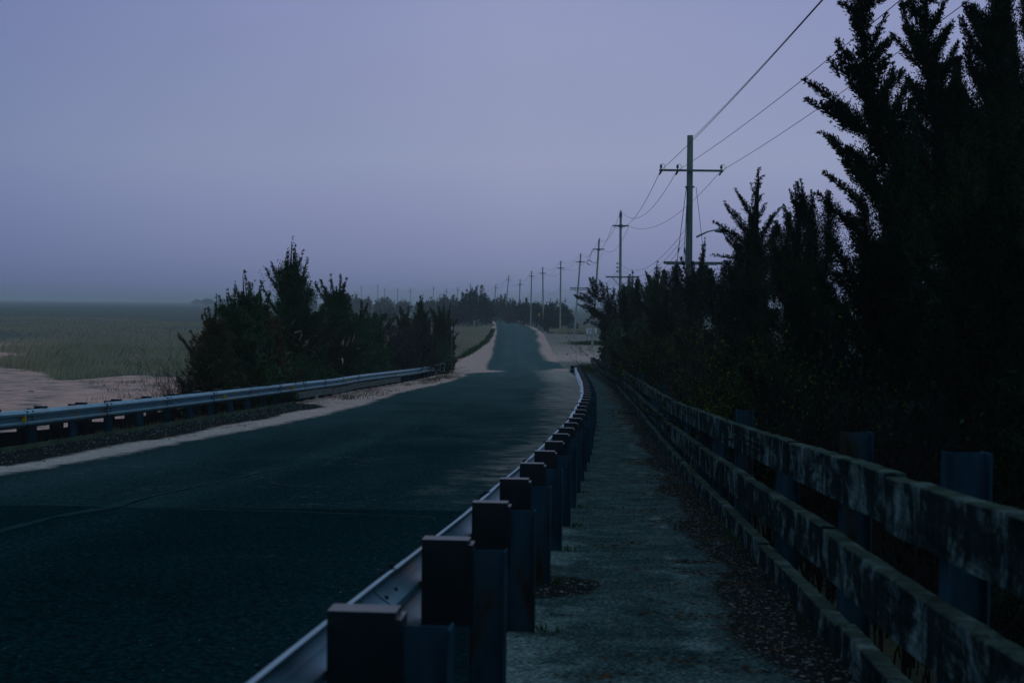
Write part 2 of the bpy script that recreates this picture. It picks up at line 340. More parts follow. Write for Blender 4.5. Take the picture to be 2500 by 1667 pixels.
def path_mat():
    m, nt, b = newmat('gritty_footway'); co = objco(nt)
    at = N(nt, 'ShaderNodeVertexColor'); at.layer_name = 'mask'; s = N(nt, 'ShaderNodeSeparateColor'); nt.links.new(at.outputs[0], s.inputs[0])
    fine = noise(nt, 42, 4, .8, co); mid = noise(nt, 3.0, 7, .7, co)
    band = noise(nt, 1.3, 5, .65, objco(nt, (.5, 1.6, 1)))
    base = ramp(nt, mid, [(.34, (.018,.036,.040)), (.50, (.036,.062,.066)), (.68, (.080,.115,.118))])
    lf = math_(nt, 'MULTIPLY_ADD', math_(nt, 'ADD', s.outputs[0], math_(nt, 'MULTIPLY', math_(nt, 'SUBTRACT', mid, .5), 1.2)), 3, -1.0, clamp=True)
    base = mixc(nt, lf, base, (.115,.165,.170))
    base = mixc(nt, .92, base, ramp(nt, fine, [(.38, (.12,.12,.12)), (.5, (.85,.85,.85)), (.66, (2.7,2.6,2.4))]), 'MULTIPLY')
    base = mixc(nt, ramp(nt, band, [(.64, (0,0,0)), (.70, (.35,.35,.35))]), base, (.13,.15,.165))
    sp, rnd = speckle(nt, co, 70, .5, .65); base = mixc(nt, math_(nt, 'MULTIPLY', sp, .6), base, ramp(nt, rnd, [(0, (.08,.10,.10)), (1, (.17,.15,.10))]))
    dark = ramp(nt, fine, [(.3, (.006,.009,.009)), (.7, (.022,.026,.024))])
    s1, r1 = speckle(nt, co, 42, .5, .66); s2, r2 = speckle(nt, co, 20, .4, .8)
    dark = mixc(nt, math_(nt, 'MAXIMUM', s1, s2), dark, ramp(nt, r1, [(0, (.08,.10,.10)), (1, (.26,.25,.23))]))
    lit = ramp(nt, noise(nt, 4, 5, .7, co), [(.3, (.05,.025,.012)), (.7, (.15,.07,.03))])
    wob = math_(nt, 'MULTIPLY', math_(nt, 'SUBTRACT', mid, .5), .8)
    f1 = math_(nt, 'MULTIPLY_ADD', math_(nt, 'ADD', s.outputs[1], wob), 9, -4.0, clamp=True)
    f2 = math_(nt, 'MULTIPLY_ADD', math_(nt, 'ADD', s.outputs[2], wob), 7, -4.3, clamp=True)
    c = mixc(nt, f1, base, dark); c = mixc(nt, math_(nt, 'MULTIPLY', f2, ramp(nt, fine, [(.42, (0,0,0)), (.56, (1,1,1))])), c, lit)
    nt.links.new(c, b.inputs['Base Color']); b.inputs['Roughness'].default_value = .85; b.inputs['Specular IOR Level'].default_value = 0; bump(nt, b, fine, .9, .01)
    return m
M['path'] = path_mat()

def ground_mat():
    m, nt, b = newmat('salt_marsh_ground'); co = objco(nt)
    at = N(nt, 'ShaderNodeVertexColor'); at.layer_name = 'mask'; s = N(nt, 'ShaderNodeSeparateColor'); nt.links.new(at.outputs[0], s.inputs[0])
    n1 = noise(nt, .02, 6, .62, objco(nt, (.5, 1, 1))); n2 = noise(nt, .16, 6, .65, objco(nt, (.25, 1, 1))); n3 = noise(nt, 6, 5, .7, co)
    marsh = ramp(nt, n1, [(.34, (.034,.048,.046)), (.46, (.060,.076,.062)), (.6, (.078,.090,.068)), (.72, (.072,.094,.062))])
    marsh = mixc(nt, ramp(nt, n2, [(.50, (0,0,0)), (.62, (.6,.6,.6))]), marsh, (.052,.066,.060))
    sand = ramp(nt, noise(nt, .5, 7, .65, co), [(.3, (.50,.27,.22)), (.7, (.76,.40,.32))])
    sand = mixc(nt, .35, sand, ramp(nt, n3, [(.3, (.6,.6,.6)), (.7, (1.25,1.25,1.25))]), 'MULTIPLY')
    wisp = ramp(nt, noise(nt, .9, 8, .74, objco(nt, (.45, 1, 1))), [(.48, (0,0,0)), (.58, (1,1,1))])
    sand = mixc(nt, math_(nt, 'MULTIPLY', wisp, math_(nt, 'MULTIPLY_ADD', s.outputs[2], .75, .2)), sand, (.10,.12,.11))
    soil = ramp(nt, noise(nt, 2.5, 6, .7, co), [(.3, (.008,.010,.006)), (.55, (.025,.028,.012)), (.78, (.09,.085,.05))])
    c = mixc(nt, math_(nt, 'MULTIPLY_ADD', math_(nt, 'ADD', s.outputs[0], math_(nt, 'MULTIPLY', math_(nt, 'SUBTRACT', n2, .5), 1.0)), 7, -3.0, clamp=True), marsh, sand)
    c = mixc(nt, math_(nt, 'MULTIPLY_ADD', math_(nt, 'ADD', s.outputs[1], math_(nt, 'MULTIPLY', math_(nt, 'SUBTRACT', n3, .5), .5)), 5, -2.0, clamp=True), c, soil)
    nt.links.new(c, b.inputs['Base Color']); b.inputs['Roughness'].default_value = .95; b.inputs['Specular IOR Level'].default_value = .1
    bump(nt, b, n3, .4, .03)
    return m
M['ground'] = ground_mat()

# ------------------------------------------------------------------ ground, road, footway
def smooth(a): a = np.clip(a, 0, 1); return a*a*(3 - 2*a)
VL = poly([(-4.9,88),(-3.8,97),(-4.5,112),(-4.5,120),(-3.8,145),(-3.0,185),(-3.0,230),(-3.3,285),(-4.2,320),(-5.6,420),(-8.6,500),(-13.6,560),(-25,640),(-61,760)])
def left_edge(Y): return np.where(Y < 90, LR(Y) - .35, VL(Y))
PKR = poly([(6.4,104),(9.5,112),(24,125),(30,200),(19,240),(9,262)])
def right_edge(Y): return np.where(Y < 104, FE(Y) + .14, np.where(Y < 262, PKR(Y), RDR(Y) + .5))
def terrain(X, Y):
    el, er = left_edge(Y), right_edge(Y)
    dl, dr = el - X, X - er
    r = R(Y)
    h = r - .10 + 0*X
    near = np.clip((60 - Y)/12, 0, 1)
    shelf = r - .45 - .12*np.clip(dl, 0, 3)
    hl = np.where(dl < .25, r - .10, np.where(dl < .7, r - .10 - .35*smooth((dl-.25)/.45), np.where(dl < 2.35, shelf, shelf*(1-smooth((dl-2.35)/.9)))))
    hl2 = (r - .10)*(1 - smooth((dl - .3)/4.0))
    hL = hl*near + hl2*(1-near)
    hR = (r - .1)*(1 - smooth((dr - .2)/4.5))
    h = np.where(dl > 0, hL, np.where(dr > 0, hR, h))
    return np.maximum(h, 0) * 1.0
def axis_steps(segs):
    out = []
    for a, b_, st in segs: out += list(np.arange(a, b_, st))
    return out
xs = [-6000,-4000,-2500,-1500,-900,-550,-350,-220,-150,-110,-85,-70] + axis_steps([(-60,-12,1.0),(-12,10,.3),(10,40,1.0)]) + [40,50,65,85,110,150,220,350,550,900,1500,2500,4000,6000]
ys = axis_steps([(-60,-10,5),(-10,110,.8),(110,300,2.0),(300,700,10)]) + [700,760,830,920,1050,1250,1500,1800,2200,2700,3300,4000,4900,6000]
XX, YY = np.meshgrid(np.array(xs, float), np.array(ys, float))
ZZ = terrain(XX, YY)
rng0 = np.random.default_rng(3)
nx, ny = len(xs), len(ys)
V = np.stack([XX.ravel(), YY.ravel(), ZZ.ravel()], 1)
ii, jj = np.meshgrid(np.arange(nx-1), np.arange(ny-1)); a = (jj*nx + ii).ravel()
FQ = np.stack([a, a+1, a+nx+1, a+nx], 1)
q = XX / np.maximum(YY, 5)
wob = 9*np.sin(XX*.21 + 1.3) + 6*np.sin(XX*.47+.8) + 3*np.sin(XX*1.3)
sandm = smooth((99 + wob*.6 - YY)/5) * (XX < left_edge(YY) - 1.2)
far_s = smooth((-.30 - q)/.03) * smooth((190 - YY)/15) * .62
sandm = np.maximum(sandm, far_s * (YY > 90))
# firm sandy shoulders beside the road and parking
dl_, dr_ = left_edge(YY) - XX, XX - right_edge(YY)
sandm = np.where((YY > 90) & (YY < 330) & (dl_ < .6) & (dr_ < .5), 1, sandm)
streak = smooth((-.315 - q)/.02)*(YY < 130) + smooth((YY-74)/18)*.9*(YY < 115)
soilm = np.where((dl_ > 0) & (dl_ < 6.5) & (YY < 100), 1.0, 0) * (ZZ > .12) + np.where((dr_ > -.35) & (dr_ < 14) & (YY < 120), 1, 0)
soilm = np.where((dl_ > 0) & (dl_ < 2.6) & (YY < 60), .8, soilm)
mask = np.stack([sandm.ravel(), np.clip(soilm, 0, 1).ravel(), np.clip(streak, 0, 1).ravel()], 1)
struct('ground', V, FQ, M['ground'], smooth=True, attr={'mask': mask})

def strip(name, fl, fr, Y, nacross, dz, mat, maskf=None, ends=True):
    Y = np.asarray(Y, float); T = np.linspace(0, 1, nacross)
    XA = fl(Y)[:, None]*(1-T) + fr(Y)[:, None]*T; YA = np.repeat(Y[:, None], nacross, 1)
    Z = R(YA) + dz
    V = np.stack([XA.ravel(), YA.ravel(), Z.ravel()], 1)
    i, j = np.meshgrid(np.arange(nacross-1), np.arange(len(Y)-1)); a = (j*nacross + i).ravel()
    Fq = np.stack([a, a+1, a+nacross+1, a+nacross], 1)
    at = {'mask': maskf(XA.ravel(), YA.ravel())} if maskf else None
    return struct(name, V, Fq, mat, smooth=True, attr=at)
def road_mask(X, Y):
    # sand: distance beyond the asphalt edges
    l = RDL(Y) - X; r = X - RDR(Y)
    tongue = 1.6*np.exp(-((Y-101)/2.3)**2) + 1.0*np.exp(-((Y-112)/2)**2)*0 - .5*np.exp(-((Y-94)/2.5)**2)
    wl_ = (.22*np.sin(Y*.19) + .05*np.sin(Y*.83+1))*np.where(Y > 110, .35, 1)
    sl = .5 + (l + tongue + wl_*.8)*(.9)
    sl = np.where(l > 1.5, .95, sl)
    # right side: thin dust drifting on to the asphalt
    wr_ = .5*np.sin(Y*.21+.5) + .25*np.sin(Y*.7)
    wr_ = .3*np.sin(Y*.13+.5) + .04*np.sin(Y*.7)
    w_ = RR(np.minimum(Y, 86)) - RDR(Y) + 3.2
    sr = .12 + np.clip((r + 1.5 + wr_)/2.2, 0, 1)*.56 * np.clip((Y - 15)/8, 0, 1)
    sr = np.where((r < -1.6) | (Y < 16), 0, sr)
    sr2 = .5 + (r + wr_*.6)*.45
    apron = np.clip(.5 + (r + .5)*.35, 0, .66)*np.clip((Y-68)/12, 0, 1)        # sandy apron round the rail end
    turn = np.exp(-((Y-115)/8.5)**4)                                         # bare asphalt of the side entrance
    sr = np.where(Y > 104, np.clip(sr2, 0, .9), np.maximum(sr, np.where(r > -1.2, apron, 0)))
    sr = sr*(1 - .72*turn)
    soft = ((r > -3.5) & (Y < 104)).astype(float)
    s = np.maximum(np.clip(sl, 0, 1), np.clip(sr, 0, 1)); 
    # dark gravel bed by the left posts, near half
    d = X - LR(Y)
    g = np.clip(.5 + (1.25 - d + .12*np.sin(Y*.9))*.9, 0, 1) * (Y < 47) * np.clip((49 - Y)/5, 0, 1)
    u = (X - RDL(Y))/(RDR(Y) - RDL(Y)); wear = .62*np.exp(-((u-.10)/.12)**2) + .35*np.exp(-((u-.44)/.05)**2) + .28*np.exp(-((u-.90)/.08)**2) + .12
    return np.stack([s, g, soft, np.clip(wear, 0, 1)], 1)
PLR = poly([(4.4,104),(4.0,112),(4.0,126),(4.9,200),(5.4,240),(5.2,262)])
YR = np.concatenate([np.arange(15, 110, .5), np.arange(110, 262, 1.5), np.arange(262, 640, 6)])
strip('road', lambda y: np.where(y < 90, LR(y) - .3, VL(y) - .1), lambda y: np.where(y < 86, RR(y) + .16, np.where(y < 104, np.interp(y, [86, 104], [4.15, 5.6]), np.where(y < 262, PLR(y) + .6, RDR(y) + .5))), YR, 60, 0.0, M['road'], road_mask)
strip('road', lambda y: LR(y) - .3, lambda y: RR(y) + .16, np.arange(-15, 15.01, .5), 50, .006, M['road_new'], road_mask)
def pk_mask(X, Y):
    s = .54 - np.clip((Y-150)/50, 0, 1)*.16 - .24*np.exp(-((Y-114)/11)**4) + .10*np.exp(-((Y-136)/9)**2) + .12*np.exp(-((Y-130)/10)**2)
    return np.stack([s, s*0, s*0 + .45], 1)
strip('parking_lot', lambda y: PLR(y), lambda y: PKR(y), np.arange(104, 262, 1.2), 50, .008, M['lot'], pk_mask)
def path_mask(X, Y):
    a_, b_ = RR(Y) + .1, FE(Y)
    t = (X - a_)/(b_ - a_)
    g = np.clip(.5 + (t - (.76 + .05*np.sin(Y*1.3) + .03*np.sin(Y*3.1)))*3.2, 0, 1)
    g = np.maximum(g, .55*np.exp(-((Y-9.6)/.7)**2)*np.exp(-((t-.15)/.25)**2)*1.5)
    g = np.where(Y > 45, np.clip(g*.8, 0, .55), g)
    l = np.clip(.52*np.exp(-((t-.68)/.10)**2) + .25*np.sin(Y*2.3)*np.exp(-((t-.68)/.15)**2) + .5*(Y > 34)*(Y < 70)*np.exp(-((t-.6)/.3)**2), 0, 1)
    li = .75*np.exp(-(t/.28)**2)*(np.abs(Y-9.8) > .8)*np.clip((17-Y)/6, .25, 1) + .5*np.exp(-((t-.62)/.08)**2)*(.5+.5*np.sin(Y*1.9))
    return np.stack([np.clip(li, 0, 1), np.clip(g, 0, 1), l*.7], 1)
strip('footpath', lambda y: RR(y) + .17, lambda y: FE(y) - .0 + .10, np.concatenate([np.arange(-12, 60, .3), np.arange(60, 104.5, .8)]), 40, .012, M['path'], path_mask)

# joints and sealed cracks in the carriageway: thin flat sheets
def ribbon(pts, w, dz, rng=None):
    P = [np.array(p, float) for p in pts]; V = []; Fq = []
    for i, p in enumerate(P):
        d = P[min(i+1, len(P)-1)] - P[max(i-1, 0)]; n = np.array([-d[1], d[0]]); n /= (np.linalg.norm(n)+1e-9)
        ww = w*(.6+.8*rng.random()) if rng is not None else w
        for s in (-.5, .5):
            x, y = p[0] + n[0]*s*ww, p[1] + n[1]*s*ww; V.append((x, y, R(y) + dz))
        if i: k = 2*i; Fq.append((k-2, k-1, k+1, k))
    return V, Fq
def jitter_line(pts, step, amp, seed):
    r = random.Random(seed); out = []
    for a_, b_ in zip(pts[:-1], pts[1:]):
        L = math.dist(a_[:2], b_[:2]); n = max(1, int(L/step))
        for k in range(n): t = k/n; out.append((a_[0]+(b_[0]-a_[0])*t + r.gauss(0, amp), a_[1]+(b_[1]-a_[1])*t + r.gauss(0, amp)))
    out.append(tuple(pts[-1][:2])); return out
M['seal'] = simple('worn_joint_filler', (.020,.050,.056), (.010,.030,.034), 3, .9)
M['crack'] = simple('pale_crack_edge', (.05,.085,.09), (.02,.04,.045), 6, .8)
rn = random.Random(4)
def marks(name, runs, w, mat, dz, amp=.01, step=.3):
    mb = MB()
    for i, run in enumerate(runs):
        pts = jitter_line([UG(*p)[:2] for p in run], step, amp, i+7)
        V_, F_ = ribbon(pts, w, dz, rn); mb.add(V_, F_)
    return tag(mb.build(name, mat), kind='structure')
marks('road_joint', [[(-60,1316), (0,1299), (120,1266), (270,1240), (352,1215)]], .13, M['seal'], .012, .004)
marks('road_joint', [[(352,1216), (480,1187), (640,1153), (760,1128)], [(85,1232), (400,1242), (700,1250), (1063,1264)], [(1195,869), (1330,869), (1410,873)]], .03, M['crack'], .010, .008)
marks('road_crack', [[(1053,1008), (1036,1020), (1052,1024), (1040,1034), (1018,1040), (1015,1055)], [(1290,890), (1285,905), (1275,918), (1260,930)], [(940,1004), (1020,1006)], [(1170,752+250), (1200,1003)]], .03, M['crack'], .010, .03, .25)

# ------------------------------------------------------------------ guardrails
BD = .196                                    # blockout depth
def frame_on(fx, y):
    """position on the rail line, tangent and left normal"""
    t = Vector((float(fx(y+.5) - fx(y-.5)), 1, float(R(y+.5) - R(y-.5)))).normalized()
    n = Vector((-t.y, t.x, 0)).normalized()
    return Vector((float(fx(y)), y, float(R(y)))), t, n
wprof = [(0,-.156),(.018,-.150),(.060,-.118),(.083,-.098),(.083,-.066),(.060,-.046),(.012,-.014),(.012,.014),(.060,.046),(.083,.066),(.083,.098),(.060,.118),(.018,.150),(0,.156)]
def wbeam_panel(fx, y0, y1, side, zc, lap, mat, parent):
    """side = +1: traffic face towards +x"""
    th = .004; n = len(wprof); V = []; Fs = []
    m = max(2, int((y1-y0)/.6)); 
    out = [(a_ + lap, z) for a_, z in wprof] + [(a_ + lap - th, z) for a_, z in wprof[::-1]]
    k = len(out)
    for i in range(m+1):
        y = y0 + (y1-y0)*i/m; p, t, nl = frame_on(fx, y)
        nn = nl * (-side)
        for a_, z in out:
            qv = p + nn*a_ + Vector((0,0,zc + z)); V.append(tuple(qv))
        if i:
            for c in range(k): Fs.append(((i-1)*k+c, (i-1)*k+(c+1) % k, i*k+(c+1) % k, i*k+c))
    Fs += [tuple(range(k))[::-1], tuple(m*k + c for c in range(k))]
    nb = 0; b_ = MB()
    if y0 < 62:
        for dy in (.06, .28):
            p, t, nl = frame_on(fx, y0 + dy); nn = nl*(-side)
            for a_, z in ((.050, .126), (.050, -.126), (.035, .03), (.035, -.03)):
                q = p + nn*(a_ + lap + .012) + Vector((0,0,zc + z)); b_.box(tuple(q), (.018, .030, .026))
        p, t, nl = frame_on(fx, y0 + .003); nn = nl*(-side)      # dark lap line at the splice
        for (a1, z1), (a2, z2) in zip(wprof[:-1], wprof[1:]):
            b_.beam(p + nn*(a1 + lap + .003) + Vector((0,0,zc+z1)), p + nn*(a2 + lap + .003) + Vector((0,0,zc+z2)), .010, .006, up=(0,1,0))
    nf0 = len(Fs); k0 = len(V); V += b_.v; Fs += [tuple(i + k0 for i in f) for f in b_.f]
    pn = link_mesh('rail_panel', V, Fs, mat, parent, smooth=False)
    if b_.f:
        pn.data.materials.append(M['darkhole']); mi = np.zeros(len(Fs), dtype=np.int32); mi[nf0:] = 1; pn.data.polygons.foreach_set('material_index', mi)
    return pn
def guardrail(label, fx, ys_, side, panels, refl, ztop=.73):
    root = thing('guardrail', label, 'guardrail', (float(fx(ys_[0])), ys_[0], float(R(ys_[0]))))
    zc = ztop - .04 - .156
    rr = random.Random(11)
    for i, (a_, b_) in enumerate(panels):
        wbeam_panel(fx, a_, b_ + .32, side, zc, .004*(i % 2), M['galv'], root)
    for i, y in enumerate(ys_):
        p, t, nl = frame_on(fx, y); away = nl*side      # away from traffic
        rz = math.atan2(away.y, away.x)
        mb = MB(); zt = ztop - .045 + rr.uniform(-.012, .01)
        c = p + away*(BD + .077)
        # I-section: two flanges and a web
        for o, sx, sy in ((-.0735, .008, .10), (.0735, .008, .10), (0, .139, .006)):
            cc = c + away*o; mb.box((cc.x, cc.y, p.z + (zt - .45)/2), (sx, sy, zt + .45), rz)
        post = mb.build('post', M['galvpost'], root)
        bb = MB(); h = .356
        cb = p + away*(BD/2)
        bb.box((cb.x, cb.y, p.z + ztop - h/2), (BD, .10, h), rz)
        lip = p + away*(BD + .006)
        bb.box((lip.x, lip.y - .0, p.z + ztop - h/2 - .004), (.02, .115, h - .03), rz)
        link_mesh('blockout', bb.v, bb.f, M['block'], post)
    for y in refl:
        p, t, nl = frame_on(fx, y); to = -nl*side
        c = p + to*.022 + Vector((0,0,zc))
        mb = MB(); a3 = to; w = .085
        base = [c + Vector((0,0,-.075)), c + Vector((0,0,.075)), c + to*.085 + Vector((0,0,.05)), c + to*.085 + Vector((0,0,-.05))]
        V = [tuple(q - t*.004) for q in base] + [tuple(q + t*.004) for q in base]
        mb.add(V, [(0,1,2,3),(7,6,5,4),(0,4,5,1),(1,5,6,2),(2,6,7,3),(3,7,4,0)])
        mb.build('reflector', M['amber'], root)
    return root, zc
YL = [23.9 + 1.9*i for i in range(-13, 35)]
YL = [y for y in YL if y < 88.6 and y > 2]
gl, zcL = guardrail('long galvanised guardrail with amber reflectors along the left edge of the road', LR, YL, 1,
                    [(YL[0] - 1 + 3.8*k, YL[0] - 1 + 3.8*(k+1)) for k in range(int((88.4-YL[0]+1)/3.8)+1) if YL[0] - 1 + 3.8*(k+1) < 89.3], [24.7, 37.2, 45.6, 56, 69.3, 86])
YRR = [4.04 + 1.905*i for i in range(-3, 45)]
YRR = [y for y in YRR if y < 88]
gr, zcR = guardrail('weathered guardrail seen from behind with dark spacer blocks, between the road and the footway', RR, YRR, -1,
                    [(-2.4 + 3.81*k, -2.4 + 3.81*(k+1)) for k in range(24) if -2.4 + 3.81*(k+1) < 88.9], [])
def terminal(root, fx, y, side, off, zc):
    p, t, nl = frame_on(fx, y); c = p + Vector((off, 0, 0)); z0 = zc
    mb = MB(); w, h = (.26, .50); xoff = 0
    for z in (-.235, 0, .235): mb.box((c.x, c.y, p.z + z0 + z), (w, .30, .035), 0)
    for s_ in (-1, 1): mb.box((c.x + s_*(w/2 - .018 + .0025), c.y, p.z + z0), (.035, .305, .505), 0)
    mb.build('impact_head', M['steelgrey'], root)
    b2 = MB(); b2.box((c.x, c.y + .02, p.z + z0), (w - .05, .012, .46), 0); b2.build('back_plate', M['darkhole'], root)
terminal(gl, LR, 88.9, 1, .30, zcL)
terminal(gr, RR, 88.6, -1, -.20, zcR)
mb = MB(); p = frame_on(RR, 88.55)[0]; mb.box((p.x + .16, p.y, p.z + zcR + .02), (.30, .25, .44)); mb.build('end_shoe', M['darkhole'], gr)
mb = MB(); p = frame_on(LR, 88.3)[0]; mb.box((p.x + .05, p.y, p.z + zcL + .16), (.36, .4, .05)); mb.box((p.x + .05, p.y, p.z + zcL - .16), (.32, .4, .04)); mb.build('bracket', M['steelgrey'], gl)

# thin kerb board at the foot of the left posts, then heavier timbers under the beam
kb = thing('edging_board', 'thin mossy kerb board at the foot of the left guardrail posts', 'kerb', (float(LR(24)), 24, float(R(24))))
for y in np.arange(2, 46, 3.9):
    mb = MB(); a_ = frame_on(LR, y)[0]; b_ = frame_on(LR, min(y + 3.88, 46.5))[0]
    mb.beam(a_ + Vector((-.02,0,.0)), b_ + Vector((-.02,0,.0)), .035, .16); mb.build('board', M['kerbedge'], kb)
tb = thing('rubbing_timber', 'grey timber kerb beams bolted low under the far part of the left guardrail', 'kerb', (float(LR(47)), 47, float(R(47))))
y = 46.2; k = 0; rr = random.Random(2)
for L in (3.0, 3.1, 1.5, 2.5, 2.9, 1.7, .9, 2.9, 2.9, 2.6):
    mb = MB(); a_ = frame_on(LR, y)[0]; b_ = frame_on(LR, y + L - .03)[0]
    dz = rr.uniform(-.015, .02); o = Vector((.10, 0, .25 + dz)); mb.beam(a_ + o, b_ + o, .12, .20)
    mb.build('timber', M['kerbwood'], tb); y += L
# low creosoted bulkhead behind the left rail
bh = thing('timber_bulkhead', 'low black timber bulkhead with stub posts behind the left guardrail', 'retaining wall', (float(LR(35)) - 2.4, 35, float(R(35)) - .4))
rr = random.Random(5)
BHX = lambda y: LR(y) - 2.75
for i, y in enumerate(np.arange(26, 54, 1.75)):
    y0 = y; y1 = y + 1.75
    mb = MB(); za, zb = R(y0) - .08 + rr.uniform(-.05, .05), R(y1) - .08 + rr.uniform(-.05, .05)
    mb.beam((BHX(y0), y0+.15, za-.45), (BHX(y1), y1-.1, zb-.45), .08, .9); mb.build('plank', M['creosote'], bh)
    mb = MB(); z = R(y0) - .12; w = .26 + rr.uniform(-.03, .05); mb.box((BHX(y0)+.05, y0, z - .3), (w, w, 1.1 + rr.uniform(-.1, .15))); mb.build('stub_post', M['creosote'], bh)

# ------------------------------------------------------------------ footway fence: three board rails on galvanised I posts
fe = thing('board_fence', 'lichen-streaked three rail timber fence on steel posts beside the footway', 'fence', (float(FE(5)), 5, float(R(5))))
rr = random.Random(8)
def fence_row(h_top, height, thick, breaks, name, dzf=0):
    for a_, b_ in zip(breaks[:-1], breaks[1:]):
        mb = MB(); n = max(3, int((b_-a_)/.22)); prev = None; V = []; Fs = []
        dz0, dz1 = rr.uniform(-.012, .012), rr.uniform(-.012, .012); dx = rr.uniform(-.006, .006)
        for i in range(n+1):
            t = i/n; y = a_ + (b_-a_-.012)*t; x = float(FE(y)) + dx; z = float(R(y)) + h_top + dz0*(1-t) + dz1*t
            c1, c2 = rr.uniform(-.006, .004), rr.uniform(-.006, .006)
            V += [(x - thick/2, y, z + c1 - .004), (x - thick/2 + .008, y, z + c1 + .002), (x + thick/2, y, z + c1), (x + thick/2, y, z - height), (x - thick/2, y, z - height + c2)]
            if i:
                for c in range(5): Fs.append(((i-1)*5+c, (i-1)*5+(c+1) % 5, i*5+(c+1) % 5, i*5+c))
        Fs += [(4,3,2,1,0), tuple(n*5 + c for c in range(5))]
        mb.add(V, Fs); mb.build(name, M['board'], fe)
def breaks(start, L, jit):
    out = [start]; 
    while out[-1] + L < 103.5: out.append(out[-1] + L*rr.uniform(1-jit, 1+jit))
    return out[:-1] + [103.9]
fence_row(1.02, .225, .085, breaks(-1.6, 3.7, .12), 'top_rail')
fence_row(.60, .235, .085, breaks(-2.9, 3.3, .12), 'middle_rail')
fence_row(.17, .26, .09, breaks(-2.2, 3.5, .12), 'bottom_rail')
tall = {5.3: .12, 7.75: .12, 13.8: .115, 29.5: .16, 43: .16, 65: .2}
yy = [-.5, 2.6, 5.3, 7.75, 10.6, 13.8, 16.4, 19, 21.6, 24.2, 26.8, 29.5, 32.2, 34.9, 37.6, 40.3, 43, 46, 49, 52, 55, 58, 61.5, 65, 69, 73, 77, 81, 85, 89, 93, 97, 100.6]
for y in yy:
    x = float(FE(y)) + .043 + .085; z = float(R(y)); zt = 1.02 + tall.get(y, -.05); mb = MB()
    ang = math.radians(3)
    if y in tall or y % 2 < 1.2:
        for o, sx, sy in ((-.0735, .010, .10), (.0735, .010, .10), (0, .137, .006)): mb.box((x + o, y, z + (zt-.9)/2), (sx, sy, zt + .9), ang)
    else:
        for o, sx, sy in ((-.03, .008, .08), (.03, .008, .08), (0, .052, .006)): mb.box((x + o - .03, y, z + (zt-.9)/2), (sx, sy, zt + .9), ang)
    mb.build('post', M['galvpost'], fe)
mb = MB(); mb.box((float(FE(103.9)) - .05, 104.05, float(R(104)) + .45), (.26, .22, 1.1)); mb.build('end_post', M['pole'], fe)

# ------------------------------------------------------------------ signs and marker
def text_mesh(s, size, extrude=.004):
    c = bpy.data.curves.new('t', 'FONT'); c.body = s; c.size = size; c.extrude = extrude; c.align_x = 'CENTER'; c.align_y = 'CENTER'; c.offset = size*.015
    o = bpy.data.objects.new('t', c); COL.objects.link(o); dg = bpy.context.evaluated_depsgraph_get()
    me = bpy.data.meshes.new_from_object(o.evaluated_get(dg)); bpy.data.objects.remove(o); bpy.data.curves.remove(c)
    return me
def put_text(s, size, loc, mat, parent, name='lettering', sx=1):
    me = text_mesh(s, size); me.materials.clear(); me.materials.append(mat)
    me.transform(Matrix.Translation(loc) @ Matrix.Rotation(math.pi/2, 4, 'X') @ Matrix.Diagonal((sx, 1, 1, 1)))
    o = bpy.data.objects.new(name, me); COL.objects.link(o); o.parent = parent; o.matrix_parent_inverse = Matrix.Translation(-Vector(parent.location))
    return o
# white notice board
Yw = 186; a_ = U(1431.5, 800.5, Yw); b_ = U(1457, 815, Yw); zg = float(R(Yw)) + .02
ws = thing('notice_sign', 'white notice board with red lettering on short legs at the edge of the parking area', 'sign', ((a_[0]+b_[0])/2, Yw, zg))
cx, cz, w, h = (a_[0]+b_[0])/2, (a_[2]+b_[2])/2, b_[0]-a_[0], a_[2]-b_[2]
mb = MB(); mb.box((cx, Yw, cz), (w, .05, h)); mb.build('panel', M['white'], ws)
mb = MB(); mb.box((cx, Yw, cz + h/2 + .03), (w + .08, .07, .05)); mb.box((cx, Yw, cz - h/2 - .03), (w + .08, .07, .06)); mb.box((cx, Yw, cz - h/2 - .24), (w, .05, .12)); mb.build('frame', M['steelgrey'], ws)
for s_ in (-.42, 0, .42):
    mb = MB(); mb.box((cx + s_*w, Yw + .06, (zg + cz)/2 - .1), (.06, .06, cz - zg)); mb.build('leg', M['arm'], ws)
put_text('BRANT', .24, (cx + .02, Yw - .03, cz + .0), M['red'], ws, sx=1.15)
mb = MB(); r3 = random.Random(3)
for k in range(7): mb.beam((cx - w*.44 + k*.045, Yw - .03, cz + h*.33 + r3.uniform(-.03,.03)), (cx - w*.44 + k*.045 + .05, Yw - .03, cz + h*.33 + r3.uniform(-.04,.03)), .006, .025)
mb.build('script', M['red'], ws)
mb = MB(); mb.box((cx + .02, Yw - .03, cz + h*.20), (w*.62, .008, .035))
for ox, ww in ((-.27, .22), (.0, .12), (.30, .26)):
    pts = [(cx + ox*w + ww*math.cos(t)*.5*w/1.2, Yw - .03, cz - h*.31 + .05*math.sin(t) + .02*math.cos(t*.5)) for t in np.linspace(0, 2*math.pi, 12, endpoint=False)]
    mb.add([(p_[0], p_[1]-.004, p_[2]) for p_ in pts] + [(p_[0], p_[1]+.004, p_[2]) for p_ in pts], [tuple(range(12))[::-1], tuple(range(12, 24))] + [(i, (i+1) % 12, 12+(i+1) % 12, 12+i) for i in range(12)])
mb.build('black_marks', M['black'], ws)
